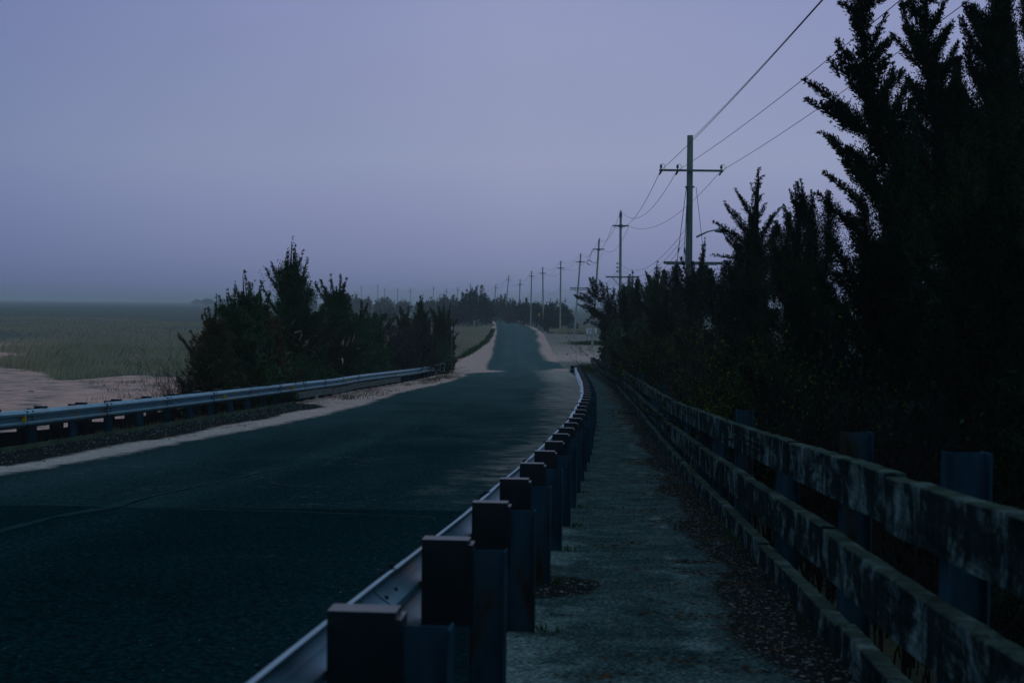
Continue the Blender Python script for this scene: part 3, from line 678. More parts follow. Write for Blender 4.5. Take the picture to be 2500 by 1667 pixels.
# dark area sign
Yb = 243; a_ = U(1386, 789, Yb); b_ = U(1412.5, 802, Yb); zg = float(R(Yb))
bs = thing('area_sign', 'dark four-line sign board on posts in the grass before the utility pole', 'sign', ((a_[0]+b_[0])/2, Yb, zg))
cx, cz, w, h = (a_[0]+b_[0])/2, (a_[2]+b_[2])/2, b_[0]-a_[0], a_[2]-b_[2]
mb = MB(); mb.box((cx, Yb, cz - h*.14), (w, .06, h*.72)); mb.build('panel', M['brown'], bs)
mb = MB(); mb.box((cx, Yb, cz + h*.37), (w, .07, h*.24)); mb.build('header_board', M['brownlite'], bs)
for row, (z_, hh, gaps) in enumerate(((.37, .08, [(.28,.52),(.58,.72)]), (.10, .06, [(.04,.28),(.35,.70),(.80,.93)]), (-.14, .13, [(.04,.34),(.46,.62),(.66,.92)]), (-.40, .06, [(.15,.38),(.44,.58),(.62,.78)]))):
    mb = MB()
    for g0, g1 in gaps:
        n = max(2, int((g1-g0)/.045))
        for i in range(n):
            x = cx - w/2 + w*(g0 + (g1-g0)*(i+.5)/n); mb.box((x, Yb - .045, cz + h*z_), (w*.026, .012, h*hh))
    mb.build('lettering', M['letter'], bs)
for s_ in (-.46, .46):
    mb = MB(); mb.box((cx + s_*w, Yb + .08, (zg + cz)/2), (.10, .10, (cz + h/2) - zg)); mb.build('leg', M['arm'], bs)
# yellow diamond
Yy = 300; c = U(1316.3, 768.2, Yy); zg = float(R(Yy)) - .2
ysn = thing('warning_sign', 'yellow diamond warning sign leaning in the reeds right of the far road', 'sign', (c[0], Yy, zg))
d = .46; rz = math.radians(52); MM = Matrix.Rotation(rz, 4, 'Z') @ Matrix.Rotation(math.radians(4), 4, 'Y') @ Matrix.Rotation(math.pi/4, 4, 'Y')
mb = MB(); mb.box(tuple(c), (d*1.414*.98, .01, d*1.414*.98), M=MM); mb.build('plate', M['yellow'], ysn)
mb = MB(); M4 = Matrix.Rotation(rz, 4, 'Z')
fr = Vector(c) + M4 @ Vector((0, -.012, 0)); mb.box(tuple(fr), (.16, .006, .30), M=M4); mb.box(tuple(fr + M4 @ Vector((.0, 0, .0))), (.34, .007, .10), M=M4 @ Matrix.Rotation(.6, 4, 'Y')); mb.build('symbol', M['black'], ysn)
mb = MB(); mb.box((c[0] + .02, Yy + .03, (zg + c[2])/2), (.06, .05, c[2] - zg + .2)); mb.build('sign_post', M['arm'], ysn)
# small white-capped marker at the left bushes
c = U(1103, 803, 96); zg = float(terrain(np.array(c[0]), np.array(96.)))
mk = thing('marker_post', 'slim marker post with white cap at the end of the left bushes', 'post', (c[0], 96, zg))
mb = MB(); mb.box((c[0], 96, (zg + c[2])/2), (.05, .05, c[2] - zg)); mb.build('stake', M['arm'], mk)
mb = MB(); mb.box((c[0], 96, c[2] + .06), (.07, .055, .24)); mb.build('cap', M['white'], mk)

# ------------------------------------------------------------------ utility poles
POLES = [  # top pixel, distance, base x shift (m), style, label
 (1685, 331, 68, .25, 'big', 'tallest utility pole with long crossarms and lamp bracket, rising above the right hedge'),
 (1515.5, 517, 120, .25, 'mid', 'utility pole with blue band at its top, second tallest of the line'),
 (1463, 584, 168, -.7, 'mid3', 'leaning utility pole with looped hardware behind the dark cedar by the footway fence'),
 (1418, 620, 215, -.9, 'mid4', 'leaning utility pole with a double lower crossarm left of the dark cedar'),
 (1369, 638, 250, .05, 'far', 'utility pole above the right end of the far thicket'),
 (1325, 653, 292, .3, 'far', 'utility pole above the thicket, next left of the one at its right end'),
 (1298, 661.5, 330, -.1, 'far', 'utility pole rising over the yellow diamond sign thicket'),
 (1270, 683, 372, -.3, 'far', 'short utility pole with a guy wire just right of the far road'),
 (1242, 672.5, 418, -1.0, 'far', 'strongly leaning utility pole directly over the vanishing road'),
 (1211, 693.5, 455, -.9, 'far', 'leaning utility pole rising from the crest of the centre thicket right side'),
 (1180.5, 697, 490, 0, 'far', 'utility pole top barely showing behind the centre thicket peak'),
 (1149, 692, 530, -.3, 'far', 'utility pole behind the left shoulder of the centre thicket'),
 (1118, 701, 560, -.5, 'far', 'distant utility pole left of the centre thicket, leaning'),
 (1090, 705, 595, 0, 'far', 'distant short utility pole above the low far trees'),
 (1059, 699, 630, -.5, 'far', 'distant leaning utility pole right of the crooked cedar tip'),
 (1002, 703, 670, 0, 'far', 'distant utility pole left of the crooked cedar tip'),
 (971, 703, 705, 0, 'far', 'distant utility pole over the low far tree line, middle of three alike'),
 (939.5, 703.5, 740, -.2, 'far', 'distant utility pole over the round far tree'),
 (922.5, 693.5, 780, 0, 'rack', 'distant tall pole with a rack of short side arms'),
 (882, 697.5, 820, .2, 'rack', 'farthest visible pole with short side arms, just right of the left cedars'),
]
def pole_obj(px, py, Y, sh, style, label, top=None):
    t = np.array(top) if top is not None else U(px, py, Y)
    zb = max(0.0, float(terrain(np.array(t[0]+sh), np.array(float(Y)))))
    base = Vector((t[0] + (sh if style not in ('big','mid') else sh*.3), Y, zb - .3)); tp = Vector(t)
    root = thing('utility_pole', label, 'utility pole', (base.x, base.y, zb), 'utility poles along the causeway')
    H = tp.z - base.z
    r0 = .185 if style == 'big' else .15; r1 = .145 if style == 'big' else .105
    if style in ('far', 'rack'): r0, r1 = .17, .13
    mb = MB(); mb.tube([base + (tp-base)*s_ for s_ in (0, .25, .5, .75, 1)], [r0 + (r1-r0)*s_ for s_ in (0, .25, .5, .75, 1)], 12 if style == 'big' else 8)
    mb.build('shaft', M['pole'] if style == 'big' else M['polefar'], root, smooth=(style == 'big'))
    at = lambda dz: tp + (base - tp)*(dz/H)
    att = {}
    if style == 'big':
        sc = Y/F
        zl = (417-331)*sc; c = at(zl)
        xl, xrr = U(1608.5, 417, Y)[0], U(1764.5, 417, Y)[0]
        mb = MB(); mb.box(((xl+xrr)/2, Y - .2, c.z), (xrr-xl, .10, .10)); mb.build('crossarm', M['arm'], root)
        for k, xx in enumerate((xl+.08, U(1653, 412, Y)[0], xrr - .1)):
            ins = MB(); ins.tube([(xx, Y-.2, c.z+.03), (xx, Y-.2, c.z+.10), (xx, Y-.2, c.z+.12), (xx, Y-.2, c.z+.22), (xx, Y-.2, c.z+.28)], [.03,.03,.07,.06,.03], 8); ins.build('insulator', M['insul'], root)
            st = MB(); st.tube([(xx+.04, Y-.15, c.z-.02), (xx-.02, Y+.25, c.z-.16)], [.05,.04], 6); st.build('strain_insulator', M['insul'], root)
            lp = MB(); lp.tube([(xx, Y-.2, c.z+.28), (xx+.12, Y-.2, c.z+.30), (xx+.2, Y-.2, c.z+.18), (xx+.16, Y-.2, c.z+.02)], .012, 4); lp.build('jumper_loop', M['wire'], root)
            att['abc'[k]] = Vector((xx, Y, c.z))
        xl2, xr2 = U(1619, 641, Y)[0], U(1763, 641, Y)[0]; c2 = at((641-331)*sc)
        mb = MB(); mb.box(((xl2+xr2)/2, Y-.24, c2.z), (xr2-xl2, .10, .13)); mb.box(((xl2+xr2)/2, Y+.2, c2.z-.02), (xr2-xl2-.4, .10, .12)); mb.build('crossarm', M['arm'], root)
        for (x0, y0, x1, y1) in ((1676,455,1653,638),(1678.5,455,1669.5,638),(1679.5,500,1673,638),(1699.5,457,1720,638)):
            g = MB(); g.tube([U(x0, y0, Y-.1), U(x1, y1, Y-.6)], .016, 4); g.build('stay_wire', M['wire'], root)
            mm = U(x0 + (x1-x0)*.82, y0 + (y1-y0)*.82, Y-.5); m2_ = U(x0 + (x1-x0)*.88, y0 + (y1-y0)*.88, Y-.52)
            g = MB(); g.tube([mm, m2_], .04, 6); g.build('strain_insulator', M['insul'], root)
        br = MB(); br.box(tuple(at((456-331)*sc)), (.44, .2, .07)); br.build('clamp', M['steelgrey'], root)
        lm = MB(); lm.tube([U(1700, 579, Y), U(1712, 573, Y), U(1727, 566, Y-.3), U(1744, 562, Y-.6), U(1756, 562, Y-.8)], [.05,.045,.035,.03,.03], 6); lm.build('lamp_bracket', M['steelgrey'], root)
        lh = MB(); q = U(1760, 563, Y-.9); lh.tube([Vector(q)+Vector((-.25,.2,.0)), Vector(q), Vector(q)+Vector((.35,-.2,-.02))], [.06,.13,.07], 8); lh.build('lamp_head', M['steelgrey'], root)
        att['top'] = att['b']; att['low'] = at((545-331)*sc); att['low2'] = at((560-331)*sc); att['low3'] = at((572-331)*sc)
    elif style in ('mid', 'mid3', 'mid4', 'far'):
        da = 1.2; c = at(da); hw = .70
        yoff = .12
        for s_ in (-1, 1):
            ins = MB(); ins.tube([(c.x+s_*.12, Y, c.z), (c.x+s_*.2, Y, c.z), (c.x + s_*(hw-.12), Y, c.z+.03), (c.x + s_*hw, Y, c.z+.03)], [.05,.075,.065,.03], 7); ins.build('insulator', M['insul'], root)
        ins = MB(); ins.tube([tuple(at(-.02)), tuple(at(-.16))], [.06,.03], 7); ins.build('insulator', M['insul'], root)
        cl = MB(); cl.box(tuple(c), (.34, .32, .22)); cl.build('clamp', M['insul'], root)
        att = {'a': Vector((c.x-hw, Y, c.z)), 'b': at(-.1), 'c': Vector((c.x+hw, Y, c.z))}
        dl = 4.4; att['low'] = at(dl); att['low2'] = at(dl + .3); att['low3'] = at(dl + .75)
        if style == 'mid':
            bd = MB(); bd.tube([tuple(at(.10)), tuple(at(.48))], [.125,.125], 8); bd.build('blue_band', simple('faded_blue_band', (.05,.16,.3), (.04,.12,.24), 5, .6), root)
            for k in range(3):
                q = at(4.35 + .33*k); i_ = MB(); i_.tube([(q.x-.28, Y-.1, q.z-.08), (q.x-.28, Y-.1, q.z+.08)], [.06,.05], 6); i_.tube([(q.x-.28, Y-.1, q.z), (q.x, Y-.1, q.z)], .02, 4); i_.build('insulator', M['insul'], root)
        if style in ('mid', 'mid3', 'mid4'):
            pxx = {'mid': (1478.5, 1560.5, 676.5), 'mid3': (1434, 1492, 705), 'mid4': (1391, 1434.5, 703)}[style]
            l_, r_ = U(pxx[0], pxx[2], Y), U(pxx[1], pxx[2], Y); cz_ = (l_[2]+r_[2])/2
            ca = MB(); ca.box(((l_[0]+r_[0])/2, Y-.2, cz_), (r_[0]-l_[0], .1, .12)); 
            if style == 'mid4': ca.box(((l_[0]+r_[0])/2, Y-.2, cz_ - .24), (r_[0]-l_[0], .1, .12))
            ca.build('crossarm', M['arm'], root)
            q = at((tp.z - cz_) + .85)
            for s_ in (-1, 1):
                b_ = MB(); b_.tube([(q.x, Y-.15, q.z), ((l_[0]+r_[0])/2 + s_*(r_[0]-l_[0])*.30, Y-.2, cz_-.06)], .03, 4); b_.build('brace', M['arm'], root)
        if style == 'mid3':
            q = at(2.75); b_ = MB(); b_.tube([(q.x, Y, q.z), (q.x-.75, Y, q.z+.02)], .03, 5); b_.build('bracket', M['insul'], root)
            lp = MB(); e = Vector((q.x-1.0, Y, q.z)); lp.tube([e + Vector((.24*math.cos(t), 0, .26*math.sin(t))) for t in np.linspace(0, 5.2, 10)], .045, 5); lp.build('cable_loop', M['insul'], root)
            hg = MB(); hg.tube([e + Vector((0,0,.25)), att['a']], .02, 4); hg.build('jumper', M['wire'], root)
    else:
        for k, dz in enumerate((.5, 1.6, 2.9)):
            q = at(dz); ar = MB(); s_ = 1 if (k % 2 == 0) == (Y < 800) else -1
            ar.tube([(q.x - .1*s_, Y, q.z), (q.x + s_*.75, Y, q.z)], .07, 5); ar.build('side_arm', M['arm'], root)
        att = {'a': at(.5), 'b': at(0), 'c': at(1.6), 'low': at(4), 'low2': at(4.4), 'low3': at(4.8)}
    return root, att
# the pole the near spans come from stands beside the camera, outside the picture
atts = []
_, a0 = pole_obj(0, 0, 16, 0, 'far', 'utility pole nearest the camera, outside the right edge', top=(8.0, 16, CZ + 8.2))
a0['a'] = Vector((6.35, 16, CZ+6.9)); a0['c'] = Vector((9.5, 16, CZ+6.9)); a0['b'] = Vector((8.0, 16, CZ+6.7))
atts.append(a0)
for pl in POLES: atts.append(pole_obj(*pl)[1])
def span(p, q, sag, n=14):
    return [p.lerp(q, i/n) - Vector((0,0,4*sag*(i/n)*(1-i/n))) for i in range(n+1)]
def conductor(name, key, label, sagf, r, upto=20, start=0, jog=None):
    mb = MB()
    for i in range(start, upto):
        p, q = atts[i][key], atts[i+1][key]
        L = (q-p).length; s_ = L*sagf*(.25 if i == 0 else 1)
        rad = r if i < 2 else (r*1.15 if i < 5 else r*1.4)
        mb.tube(span(p, q, s_), rad, 4)
    return tag(mb.build(name, M['wire']), label, 'power line', 'overhead wires on the utility poles')
conductor('power_line', 'a', 'overhead wire along the left ends of the pole crossarms', .022, .013)
conductor('power_line', 'b', 'overhead wire along the tops of the utility poles', .026, .013)
conductor('power_line', 'c', 'overhead wire along the right ends of the pole crossarms', .022, .013)
conductor('power_line', 'low', 'upper of the thin cables low on the utility poles', .024, .011, 10, 1)
conductor('power_line', 'low2', 'middle one of the thin cables low on the utility poles', .026, .010, 6, 1)
conductor('power_line', 'low3', 'lowest thin cable on the utility poles, sagging most', .03, .010, 10, 1)
mb = MB(); mb.tube(span(Vector(U(1694, 334, 68)), Vector((6.6, 16, CZ+7.2)), .2), .012, 4)
tag(mb.build('power_line', M['wire']), 'overhead wire doubling the leftmost near span down to the tallest pole head', 'power line', 'overhead wires on the utility poles')

# ------------------------------------------------------------------ foliage generator
def unit(v): return v / (np.linalg.norm(v, axis=-1, keepdims=True) + 1e-9)
def leaves_to_mesh(P, D, L, Wd, rng):
    n = len(P); S = unit(np.cross(D, rng.normal(size=(n, 3))))
    V = np.empty((n, 4, 3), dtype=np.float32)
    V[:, 0] = P; V[:, 1] = P + D*(L*.45)[:, None] + S*(Wd*.5)[:, None]; V[:, 2] = P + D*L[:, None]; V[:, 3] = P + D*(L*.45)[:, None] - S*(Wd*.5)[:, None]
    return V.reshape(-1, 3)
class Crown:
    def __init__(s, seed, leaf, cover=1.5):
        s.r = np.random.default_rng(seed); s.leaf = leaf; s.c = cover; s.V = []; s.limbs = []
    def plume(s, base, tip, width, curve=.08, cover=None, up=.35):
        r = s.r; base, tip = np.asarray(base, float), np.asarray(tip, float); ax = tip - base; L = np.linalg.norm(ax); a = ax/(L+1e-9)
        ll, lw = s.leaf, s.leaf*.34; m = 6
        ns = int(max(6, (cover or s.c)*L*width*1.3/(m*ll*lw*.5)))
        bend = unit(r.normal(size=3))*L*curve
        t = 1 - (1 - r.random(ns))**.68
        cl = .78 + .3*np.sin(t*r.uniform(9, 16) + r.uniform(0, 6))**2          # clumps along the plume
        pos = base + ax*t[:, None] + bend*(4*t*(1-t))[:, None]
        rd = unit(np.cross(a, r.normal(size=(ns, 3))))
        prof = width*.56*(np.minimum((1-t)*1.2, 1)**.85*.97 + .03)*(.35 + .85*r.random(ns)**1.3)*cl
        sd_ = unit(a*(.75 + .5*t[:, None]) + rd*.85 + np.array([0, 0, up]))
        sl = prof*1.5 + ll*.4
        u = r.random((ns, m))**.85
        P = pos[:, None] + sd_[:, None]*(sl[:, None]*u)[..., None] + r.normal(size=(ns, m, 3))*(.16*sl[:, None]*(1.02-u) + ll*.10)[..., None]
        D = unit(sd_[:, None]*1.2 + r.normal(size=(ns, m, 3))*.45)
        Ls = ll*(.6 + .8*r.random((ns, m)))*(1.1-.4*u); Ws = lw*(.7 + .6*r.random((ns, m)))
        s.V.append(leaves_to_mesh(P.reshape(-1, 3), D.reshape(-1, 3), Ls.ravel(), Ws.ravel(), r))
        s.limbs.append((base, base + ax*.5 + bend, tip - ax*.06))
    def blob(s, c, rad, n, size):
        r = s.r; d = unit(r.normal(size=(n, 3))); rr_ = (r.random(n)**.45)[:, None]
        P = np.asarray(c) + d*rr_*np.asarray(rad); D = unit(d*.6 + r.normal(size=(n, 3))*.7 + np.array([0, 0, .4]))
        s.V.append(leaves_to_mesh(P, D, size*(.6+.8*r.random(n)), size*.45*(.7+.6*r.random(n)), r))
    def build(s, mat, parent, name='crown'):
        V = np.concatenate(s.V); n = len(V)//4
        return link_mesh(name, V, np.arange(n*4).reshape(n, 4), mat, parent)
CEDARS = 'cedar trees beside the road'
NL = [0]
def cedar(label, bx, Y, tips, spread, seed, leaf=.12, mat='cedar', auto=34, base=None, group=CEDARS, lean=0, cover=1.5, top=None, zb=None, fill=True, wid=1.0, deep=1.0, name='cedar_tree', hmin=.04, apexbase=.35, bulk=1.0):
    ex = [q for q in tips if len(q) == 5]; tips = [q for q in tips if len(q) == 3] or [(q[0], q[1], q[2]) for q in ex[:1]]; leaf = leaf*.72
    """bx: pixel column of the stem; tips: (px, py, width in px) of every leader seen in outline; spread: half width of the body in px"""
    sc = Y/F; T = [U(px, py, Y) for px, py, w in tips]
    b0 = U(bx, 900, Y)
    if zb is None: zb = float(terrain(np.array(b0[0]), np.array(float(Y))))
    B = np.array([b0[0], Y, zb]); k = int(np.argmax([q[2] for q in T])); apex = T[k]; H = apex[2] - zb
    root = thing(name, label, 'tree', B, group)
    cr = Crown(seed, leaf, cover); r = cr.r
    stem = lambda h: B + (apex - B)*h
    for (px, py, w), q in zip(tips, T):
        dist = abs(q[0] - stem(.7)[0])
        if q is apex: att = stem(apexbase)
        else:
            za = q[2] - max(1.15*dist, .28*H) if dist < .35*H else q[2] - .62*dist
            att = stem(np.clip((za - zb)/H, .06, .9))
        yo = 0 if q is apex else r.uniform(-.5, .5)
        cr.plume(att, q + np.array([0, yo, 0]), w*sc*wid, .05)
        # twin plumes around the same height so that the tree is round
        for s_ in (-1, 1):
            if q is apex: continue
            q2 = stem((q[2]-zb)/H*.93); q2 = q2 + np.array([(q[0]-stem((q[2]-zb)/H)[0])*.35, s_*dist*.75*deep, -.15*H*.3])
            cr.plume(att, q2, w*sc*.9*wid, .08)
    for (px, py, w, bpx, bpy) in ex:
        yo = r.uniform(-.25, .25); cr.plume(U(bpx, bpy, Y), U(px, py, Y) + np.array([0, yo, 0]), w*sc*wid, .06)
    S = spread*sc
    for i in range(auto):
        h = hmin + (.86-hmin)*(i+.5)/auto; az = i*2.39996 + r.uniform(-.4, .4)
        ln = S*((1-h)**.8)*r.uniform(.6, 1.3)
        st = stem(max(.03, h - .12)); d = np.array([math.cos(az), math.sin(az)*deep, 0])
        e = st + d*ln + np.array([0, 0, ln*r.uniform(.3, 1.0) + .05*H]); e[2] = min(e[2], zb + H*(.97 - .42*min(1, ln/S)*r.uniform(.7, 1.2)))
        cr.plume(st + d*ln*.15, e, max(.42*ln, .07*H)*r.uniform(.7, 1.2)*wid*bulk, .12)
    if fill:
        cr.blob(stem(.32), (S*.72, S*.72*deep, H*.30), int(900*cover), leaf*2.2)
        cr.blob(stem(.15), (S*.75, S*.75*deep, H*.16), int(600*cover), leaf*2.2)
    c = cr.build(M[mat], root); NL[0] += len(c.data.polygons)
    mb = MB(); tr = max(.05, H*.022)
    mb.tube([stem(h) + np.array([.04*math.sin(h*7+seed), .04*math.cos(h*5), 0]) - (np.array([0,0,.3]) if h == 0 else 0) for h in (0, .2, .4, .6, .8, .97)], [tr*1.2, tr, tr*.8, tr*.55, tr*.3, tr*.08], 7)
    for (p0, p1, p2) in cr.limbs:
        L = np.linalg.norm(np.asarray(p2)-p0); mb.tube([p0, p1, p2], [min(tr*.5, L*.02+.01), L*.012+.006, .004], 4, cap=False)
    mb.build('trunk', M['bark'], root)
    return root, cr
# bare, twiggy shrubs ------------------------------------------------
def twigs(mb, p, d, L, rad, depth, r, spread=.5, pts=None, up=.15):
    n = 3; q = p.copy(); path = [q.copy()]; dd = d.copy()
    for _ in range(n):
        dd = unit(dd + r.normal(size=3)*.16 + np.array([0, 0, up*.3])); q = q + dd*L/n; path.append(q.copy())
    mb.tube(path, [rad, rad*.85, rad*.7, rad*.5], 3 if rad < .02 else 5, cap=False)
    if pts is not None and depth <= 1: pts.append(q)
    if depth == 0: return
    for k in range(3 if depth > 1 else 2):
        b_ = path[r.integers(1, 4)]; twigs(mb, b_, unit(dd + r.normal(size=3)*spread + np.array([0, 0, up])), L*r.uniform(.5, .8), rad*.62, depth-1, r, spread, pts, up)
def shrub(label, cx, Y, half, py_top, seed, stems=14, mat='twig', leafmat=None, leaf=.05, nleaf=12, rad=.02, group='bare and budding shrubs', zb=None, depth=3, name='shrub', spreadz=.5, lmin=0):
    r = np.random.default_rng(seed); sc = Y/F; top = U(cx, py_top, Y)
    if zb is None: zb = float(terrain(np.array(top[0]), np.array(float(Y))))
    H = top[2] - zb; root = thing(name, label, 'shrub', (top[0], Y, zb), group)
    mb = MB(); pts = []
    for i in range(stems):
        b0 = np.array([top[0] + r.uniform(-.5, .5)*half*sc, Y + r.uniform(-.5, .5)*half*sc*.8, zb])
        out = np.array([(b0[0]-top[0])*.5/(half*sc+.01) + r.normal()*.22, r.normal()*.25, 1.0])
        twigs(mb, b0, unit(out), H*r.uniform(.36, .55), rad, depth, r, spreadz, pts)
    mb.build('stems', M[mat], root)
    if leafmat:
        P = np.array(pts); P = P[P[:, 2] > zb + lmin*H]; P = np.repeat(P, nleaf, 0) + r.normal(size=(len(P)*nleaf, 3))*leaf*1.3
        D = unit(r.normal(size=P.shape) + np.array([0, 0, .7])); n = len(P)
        V = leaves_to_mesh(P, D, leaf*(.6+.8*r.random(n)), leaf*.55*np.ones(n), r)
        link_mesh('leaves', V, np.arange(n*4).reshape(n, 4), M[leafmat], root)
    return root
def broken(root, Y, segs, mat='deadwood'):
    for (x0, y0, x1, y1, w) in segs:
        mb = MB(); a_, b_ = U(x0, y0, Y), U(x1, y1, Y-.3); sc = Y/F
        m = (a_+b_)/2 + np.array([.03, 0, .02]); mb.tube([a_, m, b_], [w*sc*.5, w*sc*.42, w*sc*.12], 5); mb.build('broken_branch', M[mat], root)

# ------------------------------------------------------------------ left cedar group
c1, _ = cedar('low spreading brownish cedar reaching left over the marsh, leftmost of the left group', 505, 43,
 [(431,822,16),(438,812,12),(455,808,16),(493,768,14),(499,757,9),(516,752,11),(528,722,12),(470,850,22),(478,880,30),(455,835,16)], 93, 21, .10, 'cedar_rust', 38, wid=1.3, bulk=1.8)
c2, _ = cedar('cedar with several thin spires just right of the low spreading one', 562, 45.5,
 [(536,722,10),(550,714,10),(562,706,12),(575,690,14),(545,745,16),(525,790,22)], 119, 22, .11, 'cedar', 42, wid=1.35, bulk=1.8)
c3, _ = cedar('narrow pointed cedar with twisted tip, left of the tallest one in the left group', 600, 47,
 [(596,660,14),(577,688,14),(605,690,18),(617,686,11),(634,687,11),(590,715,26)], 110, 23, .11, 'cedar', 42, wid=1.3, bulk=1.8)
c4, _ = cedar('tallest cedar of the left group with a ragged leaning spire', 705, 54,
 [(714,576,15),(702,606,15),(723,600,14),(740,611,13),(752,631,15),(750,667,15),(757,688,16),(655,633,15),(642,652,12),(638,687,10),(700,640,34),(725,650,36),(690,670,30)], 109, 24, .11, 'cedar', 54, wid=1.3, bulk=1.8)
broken(c4, 52.3, [(636,955,648,940,3),(638,905,650,876,3),(650,900,658,882,2.5),(640,915,634,930,2.5),(675,930,702,902,3),(668,932,690,922,5),(680,934,698,916,3.5),(712,790,720,780,3),(720,812,736,808,4),(732,830,737,810,4),(740,845,751,838,3),(745,835,751,836,4)])
c5, _ = cedar('rust tinted cedar filling the gap between the tallest one and its left neighbours', 645, 48.5, [(633,700,20),(660,712,22),(625,730,26)], 99, 25, .11, 'cedar_rust', 40, wid=1.4, bulk=1.8)
c6, _ = cedar('broad cedar with upright finger-like tips, right of the tallest one', 805, 64,
 [(769,690,15),(780,681,15),(791,700,16),(810.5,671,13),(832,668,13),(851,677,12),(822,700,20),(845,705,18),(800,720,30)], 110, 26, .12, 'cedar', 52, wid=1.3, bulk=1.6, deep=.6)
broken(c6, 62, [(833,840,842,820,3),(845,845,855,820,3.5),(838,830,836,845,3),(860,835,866,812,3.5),(835,875,836,890,4),(872,852,880,848,2.5),(760,880,762,870,3),(776,868,764,876,2.5)])
c7, _ = cedar('cedar with long branches sweeping up to the right behind the guardrail', 862, 71,
 [(882,732,13),(896,741,13),(905,765,12),(915,775,10),(880,760,18),(850,740,20)], 94, 27, .12, 'cedar', 42, wid=1.3, bulk=1.6, deep=.6)
c8, _ = cedar('small rusty round-headed cedar behind the bare grey shrub', 977, 83, [(976,750,20),(965,765,18),(998,748,15),(993,765,16)], 63, 28, .14, 'cedar_rust', 34, wid=1.3, bulk=1.6, deep=.6)
c9, _ = cedar('crooked cedar with one bent tufted tip at the end of the left group', 1022, 94, [(1027,722,12),(1021,738,14),(1033,721,8),(1010,765,24),(1045,760,18)], 56, 29, .14, 'cedar', 42, wid=1.3, bulk=1.6, deep=.6)
c10, _ = cedar('flat-topped cedar spreading right, last but one in the left group', 1062, 98, [(1083,741,13),(1070,748,16),(1050,752,18),(1088,768,14),(1058,775,26)], 40, 30, .14, 'cedar', 38, wid=1.3, bulk=1.6, deep=.6)
c11, _ = cedar('thin open cedar with reaching side branches at the right end of the left group', 1088, 101, [(1099,745,10),(1120,777,10),(1119,812,9),(1093,770,13),(1108,790,12),(1080,795,22)], 28, 31, .14, 'cedar_rust', 26, wid=1.1, bulk=1.6, deep=.6)
c12, _ = cedar('low dark cedar under the finger-tipped one, close to the guardrail', 905, 77, [(930,778,14),(900,790,20),(880,800,24)], 63, 32, .13, 'cedar', 34, wid=1.3, bulk=1.6, deep=.6)
c13, _ = cedar('rounded dark cedar filling the dip right of the finger-tipped one', 925, 80, [(918,765,34),(940,770,34),(960,778,30),(895,762,30)], 52, 33, .14, 'cedar', 34, wid=1.4, bulk=1.5, deep=.6)
shrub('leafless pale-stemmed shrub in front of the small rusty cedar', 963, 79, 60, 772, 41, 22, 'twig', rad=.045, depth=4, spreadz=.45)
shrub('second leafless grey shrub beside the pale-stemmed one, nearer the crooked cedar', 1010, 83, 42, 800, 42, 16, 'twig_dark', rad=.035, depth=4)
shrub('low dark leafless bush at the sandy edge left of the cedars', 455, 47.5, 42, 865, 43, 34, 'twig_dark', rad=.014, depth=4, spreadz=.35)
shrub('dense leafless thicket at the feet of the low spreading cedar', 505, 42.5, 45, 880, 44, 30, 'twig_dark', rad=.014, depth=4)
shrub('small budding shrub with yellow-green leaves behind the left guardrail', 592, 42, 26, 890, 45, 14, 'twig_dark', 'leaf', .045, 5, rad=.012, depth=3)
for i, (x, y_, wd, top) in enumerate(((560, 44.5, 60, 880), (650, 46.5, 60, 880), (740, 54, 60, 870), (830, 65, 50, 860), (905, 75, 45, 850), (980, 84, 40, 830), (1040, 97, 20, 835))):
    shrub(['tangle of dark brush under the thin-spired cedar', 'tangle of dark brush under the rust tinted cedar', 'tangle of dark brush under the tallest left cedar', 'tangle of dark brush under the finger-tipped cedar', 'tangle of dark brush under the low dark cedar', 'tangle of dark brush before the small rusty cedar', 'tangle of dark brush near the far end of the left guardrail'][i], x, y_, wd, top, 60+i, 20, 'twig_dark', 'cedar', .09, 3, rad=.014, depth=3, name='brush', group='dark brush under the left cedars')

# ------------------------------------------------------------------ right side, far to near
cedar('gnarled open cedar leaning out over the end of the footway fence', 1492, 99,
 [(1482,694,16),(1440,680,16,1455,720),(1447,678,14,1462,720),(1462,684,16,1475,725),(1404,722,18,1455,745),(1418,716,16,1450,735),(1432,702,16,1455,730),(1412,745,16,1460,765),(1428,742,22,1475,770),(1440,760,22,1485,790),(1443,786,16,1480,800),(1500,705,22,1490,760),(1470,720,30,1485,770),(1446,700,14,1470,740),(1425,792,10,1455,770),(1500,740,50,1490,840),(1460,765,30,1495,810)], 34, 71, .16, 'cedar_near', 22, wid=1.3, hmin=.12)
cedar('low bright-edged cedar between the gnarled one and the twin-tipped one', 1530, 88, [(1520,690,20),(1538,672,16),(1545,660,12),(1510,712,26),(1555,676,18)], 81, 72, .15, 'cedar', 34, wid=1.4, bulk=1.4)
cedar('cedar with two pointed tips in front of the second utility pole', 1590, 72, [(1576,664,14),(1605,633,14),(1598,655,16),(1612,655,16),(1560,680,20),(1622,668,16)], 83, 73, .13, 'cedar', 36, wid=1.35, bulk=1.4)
cedar('dark cedar climbing in front of the tallest pole', 1668, 62, [(1663,622,16),(1650,640,18),(1690,640,20),(1722,580,12),(1714,598,14),(1705,622,16),(1640,660,24)], 89, 74, .13, 'cedar_near', 38, wid=1.3, bulk=1.4)
